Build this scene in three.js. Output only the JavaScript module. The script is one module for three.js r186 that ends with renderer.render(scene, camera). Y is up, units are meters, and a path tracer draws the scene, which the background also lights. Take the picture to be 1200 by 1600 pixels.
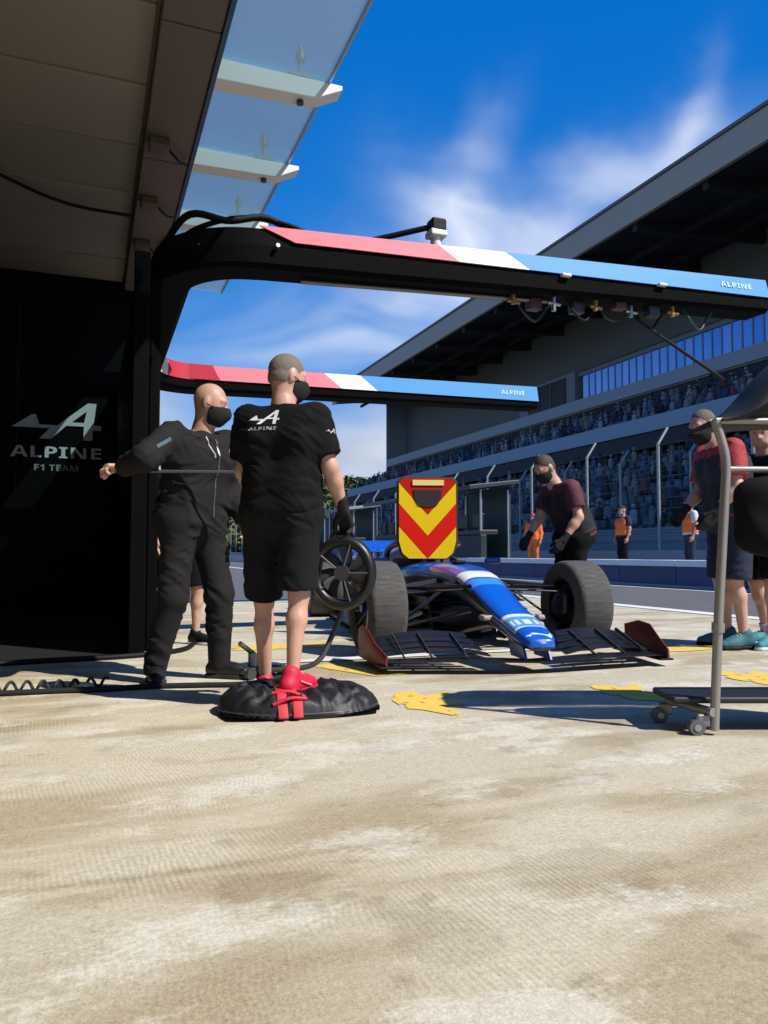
import * as THREE from 'three';
import { mergeGeometries } from 'three/addons/utils/BufferGeometryUtils.js';
import { RoundedBoxGeometry } from 'three/addons/geometries/RoundedBoxGeometry.js';
import { TextGeometry } from 'three/addons/geometries/TextGeometry.js';
import { FontLoader } from 'three/addons/loaders/FontLoader.js';
import { ImprovedNoise } from 'three/addons/math/ImprovedNoise.js';

// ---------- camera, sky, sun, exposure ----------
// x points across the pit lane towards the track, -z runs along the lane, y is up
const scene = new THREE.Scene();
const YAW = 21 * Math.PI / 180, PITCH = 3.1 * Math.PI / 180;
const camera = new THREE.PerspectiveCamera(67.38, 768 / 1024, 0.05, 2500);
camera.position.set(0, 0.78, 0);
camera.lookAt(Math.sin(YAW) * Math.cos(PITCH), 0.78 + Math.sin(PITCH), -Math.cos(YAW) * Math.cos(PITCH));
const renderer = new THREE.WebGLRenderer({ antialias: true });
renderer.setSize(768, 1024);
renderer.toneMapping = THREE.LinearToneMapping;
renderer.toneMappingExposure = 1.3;
renderer.shadowMap.enabled = true;
const SUN = new THREE.Vector3(0.452, 0.72, 0.528).normalize();
const sun = new THREE.DirectionalLight(new THREE.Color(1, 0.95, 0.86), 4.4);
sun.position.copy(SUN).multiplyScalar(60).add(new THREE.Vector3(3, 0, -8));
sun.target.position.set(3, 0, -8);
sun.castShadow = true; sun.shadow.mapSize.set(4096, 4096);
Object.assign(sun.shadow.camera, { left: -25, right: 25, top: 25, bottom: -25, near: 1, far: 160 });
scene.add(sun, sun.target);

const NZ = new ImprovedNoise();
const noise = (x, y, z = 0) => NZ.noise(x, y, z);
const fbm = (x, y, z = 0, o = 4) => { let s = 0, a = 0.5, t = 0; for (let i = 0; i < o; i++) { s += a * NZ.noise(x, y, z); t += a; x *= 2.03; y *= 2.03; z *= 2.03; a *= 0.5; } return s / t; };
const sm = (a, b, x) => { const t = Math.min(1, Math.max(0, (x - a) / (b - a))); return t * t * (3 - 2 * t); };
const mix = (a, b, t) => a + (b - a) * t;
let seed = 7;
const rnd = () => { seed = (seed * 1664525 + 1013904223) >>> 0; return seed / 4294967296; };
const rr = (a, b) => a + (b - a) * rnd();

// wisps: azimuth, elevation, spread in both, lean, strength
const PLUMES = [[-1.06, 0.40, 0.075, 0.065, -0.9, 1.1], [-1.075, 0.47, 0.03, 0.06, 0.4, 0.4], [-1.13, 0.33, 0.16, 0.07, 0.5, 0.8], [-0.90, 0.44, 0.10, 0.045, 1.4, 0.75], [-0.81, 0.50, 0.022, 0.05, 0.5, 0.5], [-1.3, 0.25, 0.2, 0.06, 1, 0.35], [-2.2, 0.5, 0.25, 0.09, 1, 0.6], [2.9, 0.4, 0.2, 0.1, -1, 0.6], [2.1, 0.6, 0.3, 0.12, 1, 0.5], [1.2, 0.35, 0.25, 0.09, 1, 0.6], [0.3, 0.5, 0.2, 0.1, -1, 0.6], [-0.3, 0.3, 0.2, 0.08, 1, 0.6]];
{ // clear blue sky with wisps of cirrus and a white bank low over the hills
  const W = 1536, H = 768, data = new Float32Array(W * H * 4);
  for (let j = 0; j < H; j++) {
    const el = ((j + 0.5) / H - 0.5) * Math.PI, y = Math.sin(el), c = Math.cos(el);
    for (let i = 0; i < W; i++) {
      const az = ((i + 0.5) / W - 0.5) * 2 * Math.PI;                    // three's equirect: u = atan2(z, x)
      const x = Math.cos(az) * c, z = Math.sin(az) * c;
      const h = Math.max(0, y), g = Math.pow(1 - h, 2.6);
      let r = mix(0.0003, 0.13, Math.pow(g, 2.0)), gr = mix(0.108, 0.36, Math.pow(g, 1.3)), b = mix(0.43, 0.74, g);
      const p = 1 / (h + 0.22), u = x * p, v = z * p;
      // cirrus: streaks drawn out along one wind direction, gathered in drifts
      const s = u * 0.9 + v * 0.45, t = -u * 0.45 + v * 0.9;
      const wx = fbm(s * 1.3 + 4, t * 1.3, 2.2, 3) * 0.55, wz = fbm(s * 1.3, t * 1.3 + 8, 5.1, 3) * 0.55;
      const wisp = sm(-0.45, 0.5, fbm((s + wx) * 1.8, (t + wz) * 4.2, 3.3, 5));
      let k = 0;                                                        // a few plumes, each leaning with the wind
      for (const [pa, pe, sa, se, lean, am] of PLUMES) { let da = az - pa + 0.05 * fbm(az * 9 + 3, el * 9, 1.1, 4); da -= Math.round(da / 6.283185) * 6.283185; const de = el - pe + 0.05 * fbm(az * 9, el * 9 + 5, 7.1, 4), q = (da - lean * de) / sa, p2 = de / se; k += am * Math.exp(-(q * q + p2 * p2)); }
      k = Math.min(1, k) * (0.2 + 0.9 * wisp);
      // low bank
      const bank = sm(0.02, 0.14, h + 0.10 * fbm(x * 5, z * 5, h * 9, 4)) * (1 - sm(0.10, 0.27, h + 0.20 * fbm(x * 2.2 + 3, z * 2.2, h * 5, 5)));
      const billow = 0.80 + 0.35 * fbm(x * 9, z * 9, h * 22, 4);
      k = Math.min(1, k);
      r = mix(r, 0.62, k); gr = mix(gr, 0.68, k); b = mix(b, 0.80, k);
      const kb = bank * 0.92;
      r = mix(r, 0.60 * billow, kb); gr = mix(gr, 0.65 * billow, kb); b = mix(b, 0.74 * billow, kb);
      if (y < 0) { r = 0.16; gr = 0.15; b = 0.13; }
      const o = (j * W + i) * 4; data[o] = r; data[o + 1] = gr; data[o + 2] = b; data[o + 3] = 1;
    }
  }
  const tex = new THREE.DataTexture(data, W, H, THREE.RGBAFormat, THREE.FloatType);
  tex.mapping = THREE.EquirectangularReflectionMapping; tex.magFilter = THREE.LinearFilter; tex.minFilter = THREE.LinearFilter;
  tex.wrapS = THREE.RepeatWrapping; tex.needsUpdate = true;
  scene.background = tex; scene.environment = tex;
}

// ---------- helpers ----------
const V = (x, y, z) => new THREE.Vector3(x, y, z);
const taken = new Map();
const numbered = (n) => { const k = taken.get(n) || 0; taken.set(n, k + 1); return k ? n + '_' + String(k).padStart(3, '0') : n; };
const M = (r, g, b, rough = 0.7, metal = 0, extra = {}) => { const m = new THREE.MeshPhysicalMaterial({ roughness: rough, metalness: metal, ...extra }); m.color.setRGB(r, g, b); return m; };
function mesh(name, geo, mat, parent) {
  const g = Array.isArray(geo) ? merge(geo) : geo;
  const m = new THREE.Mesh(g, mat); m.castShadow = m.receiveShadow = true;
  m.name = parent ? name : numbered(name); (parent || scene).add(m); return m;
}
function merge(list) {
  const l = list.map((g) => { const k = g.index ? g.toNonIndexed() : g; for (const a of Object.keys(k.attributes)) if (!['position', 'normal', 'uv'].includes(a)) k.deleteAttribute(a); if (!k.attributes.uv) k.setAttribute('uv', new THREE.BufferAttribute(new Float32Array(k.attributes.position.count * 2), 2)); if (!k.attributes.normal) k.computeVertexNormals(); return k; });
  return mergeGeometries(l);
}
function tag(o, label, category, group, kind) { Object.assign(o.userData, label ? { label } : {}, category ? { category } : {}, group ? { group } : {}, kind ? { kind } : {}); return o; }
function thing(name, label, category, pos = [0, 0, 0], turn = 0, group) {
  const o = new THREE.Group(); o.name = numbered(name); o.position.set(...pos); o.rotation.y = turn; scene.add(o); return tag(o, label, category, group);
}
const struct = (name, geo, mat) => tag(mesh(name, geo, mat), null, null, null, 'structure');
// box from its min and max corners
function bx(x0, y0, z0, x1, y1, z1) { const g = new THREE.BoxGeometry(x1 - x0, y1 - y0, z1 - z0); g.translate((x0 + x1) / 2, (y0 + y1) / 2, (z0 + z1) / 2); return g; }
function rbx(x0, y0, z0, x1, y1, z1, r = 0.01, s = 2) { const g = new RoundedBoxGeometry(x1 - x0, y1 - y0, z1 - z0, s, r); g.translate((x0 + x1) / 2, (y0 + y1) / 2, (z0 + z1) / 2); return g; }
function tube(pts, r, seg = 8, n = 0, tension = 0.5) { const c = new THREE.CatmullRomCurve3(pts.map((p) => (p.isVector3 ? p : V(...p))), false, 'catmullrom', tension); return new THREE.TubeGeometry(c, n || Math.max(2, (pts.length - 1) * 6), r, seg, false); }
function rod(a, b, r, seg = 8, r2 = r) {
  a = V(...a); b = V(...b); const L = a.distanceTo(b), g = new THREE.CylinderGeometry(r2, r, L, seg);
  g.applyQuaternion(new THREE.Quaternion().setFromUnitVectors(V(0, 1, 0), b.clone().sub(a).normalize())); g.translate((a.x + b.x) / 2, (a.y + b.y) / 2, (a.z + b.z) / 2); return g;
}
// flat strut with an oval section (suspension arms, blades)
function blade(a, b, w, t) {
  a = V(...a); b = V(...b); const L = a.distanceTo(b), g = new THREE.CylinderGeometry(1, 1, L, 10); g.scale(t, 1, w);
  g.applyQuaternion(new THREE.Quaternion().setFromUnitVectors(V(0, 1, 0), b.clone().sub(a).normalize())); g.translate((a.x + b.x) / 2, (a.y + b.y) / 2, (a.z + b.z) / 2); return g;
}
// surface through rings of points; all rings have the same count; closed around
function loft(rings, caps = true, closed = true) {
  const n = rings[0].length, pos = [], uv = [], idx = [], m = closed ? n + 1 : n;
  rings.forEach((r, j) => { for (let i = 0; i < m; i++) { const p = r[i % n]; pos.push(p[0], p[1], p[2]); uv.push(i / (m - 1), j / (rings.length - 1)); } });
  for (let j = 0; j < rings.length - 1; j++) for (let i = 0; i < m - 1; i++) { const a = j * m + i, b = a + 1, c = a + m, d = c + 1; idx.push(a, b, d, a, d, c); }
  if (caps) for (const j of [0, rings.length - 1]) {
    const c = [0, 0, 0]; rings[j].forEach((p) => { for (let k = 0; k < 3; k++) c[k] += p[k] / n; });
    const o = pos.length / 3; pos.push(...c); uv.push(0.5, j ? 1 : 0); for (let i = 0; i < n; i++) { pos.push(...rings[j][i]); uv.push(i / n, j ? 1 : 0); }
    for (let i = 0; i < n; i++) { const a = o + 1 + i, b = o + 1 + (i + 1) % n; j ? idx.push(o, a, b) : idx.push(o, b, a); }
  }
  const g = new THREE.BufferGeometry(); g.setAttribute('position', new THREE.Float32BufferAttribute(pos, 3)); g.setAttribute('uv', new THREE.Float32BufferAttribute(uv, 2)); g.setIndex(idx); g.computeVertexNormals(); return g;
}
// superellipse ring in the xy plane
function ring(z, cx, cy, hw, hh, e = 2.6, n = 32, flat = 0) {
  const out = []; for (let i = 0; i < n; i++) { const a = -Math.PI / 2 + i / n * 2 * Math.PI, c = Math.cos(a), s = Math.sin(a); let y = Math.sign(s) * Math.pow(Math.abs(s), 2 / e) * hh; if (y < 0) y *= 1 - flat; out.push([cx + Math.sign(c) * Math.pow(Math.abs(c), 2 / e) * hw, cy + y, z]); } return out;
}
const ext = (pts, d, bevel = 0) => { const s = new THREE.Shape(pts.map((p) => new THREE.Vector2(...p))); return new THREE.ExtrudeGeometry(s, { depth: d, bevelEnabled: bevel > 0, bevelSize: bevel, bevelThickness: bevel, bevelSegments: 2, curveSegments: 8 }); };
function dtex(W, H, f, srgb, wrap = THREE.RepeatWrapping) {
  const d = new Uint8Array(W * H * 4);
  for (let j = 0; j < H; j++) for (let i = 0; i < W; i++) { const c = f(i, j), o = (j * W + i) * 4; d[o] = c[0]; d[o + 1] = c[1]; d[o + 2] = c[2]; d[o + 3] = c[3] ?? 255; }
  const t = new THREE.DataTexture(d, W, H); t.magFilter = THREE.LinearFilter; t.minFilter = THREE.LinearMipmapLinearFilter; t.generateMipmaps = true; t.wrapS = t.wrapT = wrap; if (srgb) t.colorSpace = THREE.SRGBColorSpace; t.needsUpdate = true; return t;
}
const font = await new FontLoader().loadAsync('fonts/droid/droid_sans_bold.typeface.json');
function text(str, size, width, depth = 0.004) {                         // centred on its width, stretched to `width`
  const g = new TextGeometry(str, { font, size, depth, curveSegments: 4, bevelEnabled: false }); g.computeBoundingBox(); const b = g.boundingBox;
  g.translate(-(b.min.x + b.max.x) / 2, 0, 0); if (width) g.scale(width / (b.max.x - b.min.x), 1, 1); return g;
}
// slanted A with an arrow tail: unit width 1, height 0.46, x to the right
const EMBLEM = [
  [[0.30, 0.0], [0.43, 0.0], [0.60, 0.17], [0.80, 0.17], [0.795, 0.0], [0.90, 0.0], [0.905, 0.13], [1.0, 0.13], [1.0, 0.19], [0.91, 0.19], [0.94, 0.46], [0.84, 0.46], [0.50, 0.17], [0.30, 0.17], [0.26, 0.29], [0.22, 0.29], [0.0, 0.13], [0.42, 0.13]],
];
const EMBLEM_HOLE = [[0.66, 0.215], [0.80, 0.215], [0.83, 0.36]];
function emblem(w, depth = 0.004) {
  const s = new THREE.Shape(EMBLEM[0].map((p) => new THREE.Vector2(p[0] * w, p[1] * w))); s.holes.push(new THREE.Path(EMBLEM_HOLE.map((p) => new THREE.Vector2(p[0] * w, p[1] * w))));
  const g = new THREE.ExtrudeGeometry(s, { depth, bevelEnabled: false }); g.translate(-w / 2, 0, 0); return g;
}

// ---------- materials ----------
const black = M(0.005, 0.005, 0.006, 0.6, 0, { specularIntensity: 0.5 }), blackGloss = M(0.01, 0.01, 0.012, 0.25, 0, { clearcoat: 0.4, clearcoatRoughness: 0.2 }), carbon = M(0.007, 0.007, 0.008, 0.42, 0, { clearcoat: 0.25, clearcoatRoughness: 0.3 });
const rubber = M(0.010, 0.010, 0.011, 0.85), steel = M(0.45, 0.44, 0.42, 0.35, 0.9), darkSteel = M(0.08, 0.08, 0.085, 0.45, 0.7), alu = M(0.6, 0.6, 0.6, 0.4, 0.85), whitePaint = M(0.78, 0.78, 0.76, 0.45);

// ---------- ground ----------
const TILE = 6;
const concreteMap = dtex(2048, 2048, (i, j) => {
  const x = i / 2048 * TILE - 1.5, z = j / 2048 * TILE - 1;             // metres; streaks run along x
  const big = fbm(x * 0.55 + 3, z * 1.1, 0.3, 3), streak = fbm(x * 0.95 + 9 + 0.4 * big, z * 3.3 + 0.8 * big, 1.7, 5), patch = fbm(x * 2.0 + 1.9 + 0.3 * big, z * 3.6 + 7, 4.2, 6), fine = fbm(x * 40, z * 70, 6.1, 3), grit = rnd() - 0.5;
  const groove = Math.sin((x + 0.012 * noise(x * 6, z * 3, 8) + 0.10 * z + 0.02 * Math.sin(z * 2.3)) * 2 * Math.PI / 0.0165);
  const pale = sm(0.04, 0.36, patch + 0.16 * fine + 0.25 * fbm(x * 9, z * 13, 3.7, 3)), dirt = sm(-0.06, 0.36, streak + 0.45 * big + 0.12 * fine), worn = sm(-0.12, 0.3, fbm(x * 0.9 + 20, z * 1.6, 9, 3));
  let r = 190, g = 181, b = 160;
  r += 16 * big; g += 15 * big; b += 13 * big;
  r = mix(r, 148, dirt * 0.58); g = mix(g, 131, dirt * 0.58); b = mix(b, 101, dirt * 0.58);
  r = mix(r, 212, pale * 0.7); g = mix(g, 208, pale * 0.7); b = mix(b, 196, pale * 0.7);
  const spot = sm(0.30, 0.5, fbm(x * 7, z * 9, 2.5, 3)) * 16 + sm(0.16, 0.3, fbm(x * 2.6 + 30, z * 3.4, 5.5, 5)) * 12;
  const k = groove * 8 * worn * (1 - pale * 0.8) + fine * 22 + grit * 30 - spot - (rnd() > 0.996 ? 34 : 0);
  // a long drag mark and a ring stain left by a drum
  const drag = Math.exp(-Math.pow((z - (1.99 - 0.02 * x + 0.03 * noise(x * 1.4, 3, 1))) / 0.022, 2)) * sm(1.4, 0.1, Math.abs(x + 0.1)) * 26;
  return [r + k - drag, g + k - drag * 1.05, b + k - drag * 1.15].map((v) => Math.max(0, Math.min(255, v)));
}, true, THREE.MirroredRepeatWrapping);
const concreteBump = dtex(1024, 1024, (i, j) => {
  const x = i / 1024 * 1.056, z = j / 1024 * 1.056;                     // 64 grooves across the tile
  const a = Math.sin((i / 1024 * 64 + 0.6 * Math.sin(j / 1024 * 2 * Math.PI) + 2.2 * noise(x * 3, z * 4, 5) + 0.5 * noise(x * 11, z * 15, 7)) * 2 * Math.PI);
  const v = 128 + 38 * a * Math.max(0, 0.45 + 1.6 * fbm(x * 4, z * 5, 1, 3)) + 70 * fbm(x * 60, z * 80, 2, 3) + 80 * (rnd() - 0.5); return [v, v, v];
}, false);
concreteBump.repeat.set(TILE / 1.056, TILE / 1.056);
const concrete = new THREE.MeshStandardMaterial({ map: concreteMap, bumpMap: concreteBump, bumpScale: 0.0016, roughness: 0.9 });
function sheet(x0, z0, x1, z1, y, scale = TILE, ox = 1.5, oz = 1) {     // horizontal sheet, uv in units of `scale` metres
  const g = new THREE.PlaneGeometry(x1 - x0, z1 - z0, Math.max(1, Math.round((x1 - x0) / 8)), Math.max(1, Math.round((z1 - z0) / 8))); g.rotateX(-Math.PI / 2); g.translate((x0 + x1) / 2, y, (z0 + z1) / 2);
  const p = g.attributes.position, uv = g.attributes.uv; for (let i = 0; i < p.count; i++) uv.setXY(i, (p.getX(i) + ox) / scale, (-p.getZ(i) + oz) / scale); return g;
}
const asphaltMap = dtex(512, 512, (i, j) => { const n = fbm(i / 40, j / 40, 1, 4) * 14 + (rnd() - 0.5) * 34; const v = 92 + n; return [v, v, v + 2]; }, true, THREE.MirroredRepeatWrapping);
const asphalt = new THREE.MeshStandardMaterial({ map: asphaltMap, roughness: 0.92 });
const grassMap = dtex(512, 512, (i, j) => { const n = fbm(i / 30, j / 30, 1, 5) * 30 + (rnd() - 0.5) * 20; return [78 + n, 82 + n, 46 + n * 0.6]; }, true, THREE.MirroredRepeatWrapping);
struct('ground', sheet(-900, -1400, 900, 60, -0.03, 24), new THREE.MeshStandardMaterial({ map: grassMap, roughness: 1 }));
struct('pit_apron', sheet(-9, -13, 7.5, 6, 0), concrete);
struct('pit_lane', [sheet(7.5, -120, 12.6, 6, -0.004, 3), sheet(-9, -120, 7.5, -13, -0.004, 3)], asphalt);
struct('race_track', sheet(12.6, -300, 20, 20, -0.012, 3), asphalt);
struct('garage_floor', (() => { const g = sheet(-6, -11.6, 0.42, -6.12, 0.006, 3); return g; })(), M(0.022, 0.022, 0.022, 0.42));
// painted lines: worn paint, flaked by an alpha map
const wear = dtex(256, 256, (i, j) => { const e = Math.min(i, 255 - i, j, 255 - j) / 256; const n = fbm(i / 34, j / 34, 3, 3) + 0.3 * fbm(i / 9, j / 9, 1, 2) + 0.25 * (rnd() - 0.5); const v = n + 3.0 * Math.min(e, 0.12) > 0.02 ? 255 : 0; return [v, v, v]; }, false);
const paint = (r, g, b) => { const m = M(r, g, b, 0.75); m.alphaMap = wear; m.alphaTest = 0.5; return m; };
const yellowPaint = paint(0.76, 0.53, 0.09), whiteLine = paint(0.72, 0.72, 0.7);
function painted(name, pts, y, mat) { const s = new THREE.Shape(pts.map((p) => new THREE.Vector2(p[0], -p[1]))), g = new THREE.ShapeGeometry(s); g.rotateX(-Math.PI / 2); g.translate(0, y, 0);
  g.computeBoundingBox(); const b = g.boundingBox, p = g.attributes.position, uv = g.attributes.uv; for (let i = 0; i < p.count; i++) uv.setXY(i, (p.getX(i) - b.min.x) / (b.max.x - b.min.x), (p.getZ(i) - b.min.z) / (b.max.z - b.min.z)); return struct(name, g, mat); }
const rot2 = (pts, a, x, z, s = 1, zs = 2.2) => pts.map(([u, v0]) => [u, v0 * zs]).map(([u, v]) => [x + s * (u * Math.cos(a) - v * Math.sin(a)), z + s * (u * Math.sin(a) + v * Math.cos(a))]);
// pit box corner marks: a stem that splits into three fingers
const fork = [[-0.17, -0.03], [-0.13, -0.14], [-0.03, -0.15], [0.02, -0.08], [0.15, -0.13], [0.17, -0.09], [0.07, -0.03], [0.20, -0.01], [0.20, 0.035], [0.06, 0.04], [0.15, 0.12], [0.11, 0.16], [-0.03, 0.09], [-0.12, 0.07]];
painted('yellow_box_mark', rot2(fork, 0.3, 1.66, -3.72), 0.004, yellowPaint);
painted('yellow_box_mark', rot2(fork, 0.1, 2.86, -3.52, 1.0), 0.004, yellowPaint);
painted('yellow_box_mark', rot2(fork, 0.1, 3.93, -3.62, 1.15), 0.004, yellowPaint);
painted('yellow_box_line', [[1.1, -6.55], [1.95, -6.55], [1.95, -6.2], [1.1, -6.2]], 0.004, yellowPaint);
painted('yellow_box_line', [[1.42, -5.25], [1.62, -5.25], [1.98, -4.62], [1.72, -4.6]], 0.004, yellowPaint);
painted('yellow_box_line', [[4.3, -5.15], [4.95, -5.15], [4.95, -4.9], [4.3, -4.9]], 0.004, yellowPaint);
painted('white_stop_line', [[1.2, -5.52], [4.4, -5.52], [4.4, -5.36], [1.2, -5.36]], 0.008, whiteLine);
struct('pit_lane_line', sheet(7.35, -120, 7.65, 6, 0.008, 3), M(0.7, 0.7, 0.68, 0.8));
struct('pit_lane_line', sheet(11.9, -120, 12.05, 6, 0.004, 3), M(0.7, 0.7, 0.68, 0.8));

// ---------- pit building: soffit, edge beam, glass canopy ----------
const CEIL = 4.68, BEND = -11.6;
{
  const b = thing('pit_building', 'brown panelled soffit of the pit building with a glass canopy along its edge', 'building', [0, 0, 0]);
  mesh('roof_slab', bx(-9, CEIL + 0.06, BEND, 0.84, CEIL + 0.4, 3), M(0.3, 0.29, 0.27, 0.9), b);
  mesh('back_wall', bx(-6.4, 0, BEND, -6.2, CEIL + 0.06, 3), M(0.05, 0.05, 0.055, 0.7), b);
  mesh('side_wall', bx(-6.2, 0, 2.8, -0.8, CEIL + 0.06, 3), M(0.05, 0.05, 0.055, 0.7), b);
  const tones = [M(0.30, 0.265, 0.215, 0.7), M(0.28, 0.247, 0.20, 0.74), M(0.315, 0.277, 0.225, 0.68)];
  const L = 1.02, pg = rbx(-3.1, 0, 0, 3.48, 0.05, L - 0.035, 0.008, 1);
  for (let k = 0, z = BEND + 0.01; z < 2.6; z += L, k++) { const m = mesh('ceiling_panel', pg, tones[(k * 7 + 1) % 3], b); m.position.set(-3.1, CEIL + (k % 2) * 0.004, z); }
  // edge beam in lengths, with open joints and a dark blue rim
  const bg = rbx(0.405, 0, 0, 0.835, 0.16, 2.02, 0.012, 1), bm = M(0.14, 0.112, 0.088, 0.6);
  for (let k = 0, z = BEND + 0.005; z < 2; z += 2.04, k++) { const m = mesh('edge_beam', bg, bm, b); m.position.set(0, CEIL - 0.11, z); }
  mesh('edge_rim', bx(0.838, CEIL - 0.13, BEND, 0.875, CEIL + 0.41, 3), M(0.012, 0.06, 0.13, 0.4), b);
  mesh('conduit', [tube([[-3.2, CEIL - 0.03, -7.6], [-1.6, CEIL - 0.05, -8.0], [-0.4, CEIL - 0.12, -8.75], [0.4, CEIL - 0.13, -8.85]], 0.02, 6)], black, b);
  for (const z of [-7.15, -8.4, -9.6]) { const j = mesh('junction_box', rbx(0.44, CEIL - 0.2, z - 0.09, 0.62, CEIL - 0.112, z + 0.09, 0.015), M(0.11, 0.08, 0.06, 0.5), b); mesh('cable', tube([[0.6, CEIL - 0.16, z], [0.72, CEIL - 0.22, z - 0.1], [0.8, CEIL - 0.14, z - 0.3]], 0.012, 5), black, j); }
  mesh('red_conduit', rod([0.79, CEIL - 0.14, -9.4], [0.79, CEIL - 0.14, -11.55], 0.03, 8), M(0.25, 0.03, 0.03, 0.5), b);
  // canopy: clear panes dulled by dust, on white brackets
  const glass = M(0.72, 0.87, 0.90, 0.18, 0, { transmission: 0.66, thickness: 0, ior: 1.3, specularIntensity: 0.5 });
  const at = [-3.2, -4.65, -6.08, -7.52, -8.96, -10.4];
  const edges = [-1.8, ...at, BEND];
  for (let k = 0; k < edges.length - 1; k++) mesh('glass_pane', bx(0.88, CEIL + 0.06, edges[k + 1] + 0.012, 1.80, CEIL + 0.075, edges[k] - 0.012), glass, b);
  mesh('glass_edge_strip', bx(1.803, CEIL + 0.045, BEND, 1.822, CEIL + 0.09, -1.8), M(0.35, 0.42, 0.46, 0.35, 0.5), b);
  const fit = [rod([1.58, CEIL + 0.02, 0], [1.58, CEIL + 0.36, 0], 0.018, 8), rod([1.58, CEIL + 0.24, 0], [1.58, CEIL + 0.29, 0], 0.045, 10), rbx(1.47, CEIL + 0.08, -0.05, 1.69, CEIL + 0.11, 0.05, 0.008, 1), rod([1.58, CEIL - 0.14, 0], [1.58, CEIL + 0.03, 0], 0.03, 8)];
  const fg = merge(fit);
  for (const z of at) {
    const k = mesh('canopy_bracket', ext([[0.88, CEIL - 0.12], [1.70, CEIL - 0.10], [1.92, CEIL + 0.01], [1.92, CEIL + 0.04], [0.88, CEIL + 0.04]], 0.16, 0.006), whitePaint, b); k.position.z = z - 0.08;
    const f = mesh('glass_clamp', fg, darkSteel, k); f.position.z = 0.08;
  }
}
{ // black partition with the team's emblem, closing the end of the building
  const w = thing('garage_wall', 'black garage wall with a grey slanted emblem and lettering at left', 'wall', [-2.9, 0, BEND + 0.12]);
  const wm = M(0.003, 0.003, 0.0035, 0.6, 0, { specularIntensity: 0.25 });
  for (let k = 0; k < 4; k++) mesh('wall_panel', rbx(-3.4 + k * 1.785, 0, -0.06, -3.4 + (k + 1) * 1.785 - 0.004, CEIL + 0.05, 0, 0.003, 1), wm, w);
  const lm = M(0.82, 0.82, 0.83, 0.5), f = { x: 2.62, y: 0 };
  const e = mesh('emblem', emblem(1.14, 0.01), lm, w); e.position.set(2.46, 2.36, 0.003);
  const t = mesh('lettering', text('ALPINE', 0.155, 1.16, 0.006), lm, w); t.position.set(2.46, 2.10, 0.003);
  const t2 = mesh('small_lettering', text('F1 TEAM', 0.085, 0.56, 0.006), M(0.4, 0.4, 0.41, 0.5), w); t2.position.set(2.46, 1.92, 0.003);
}
{ // side screen of the garage, seen almost edge-on
  const s = thing('garage_side_screen', 'tall black screen seen edge on beside the garage entrance', 'screen', [0.36, 0, -8.8]);
  for (let k = 0; k < 5; k++) mesh('screen_panel', rbx(-0.03, 0, -2.6 + k * 1.04, 0.03, 3.1, -2.6 + (k + 1) * 1.04 - 0.012, 0.006, 1), M(0.004, 0.004, 0.0045, 0.6, 0, { specularIntensity: 0.25 }), s);
  for (const z of [-2.62, 2.62]) mesh('screen_post', rbx(-0.07, 0, z - 0.03, 0.05, 3.14, z + 0.03, 0.01, 1), M(0.003, 0.003, 0.0035, 0.7, 0, { specularIntensity: 0.1 }), s);
}

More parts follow.
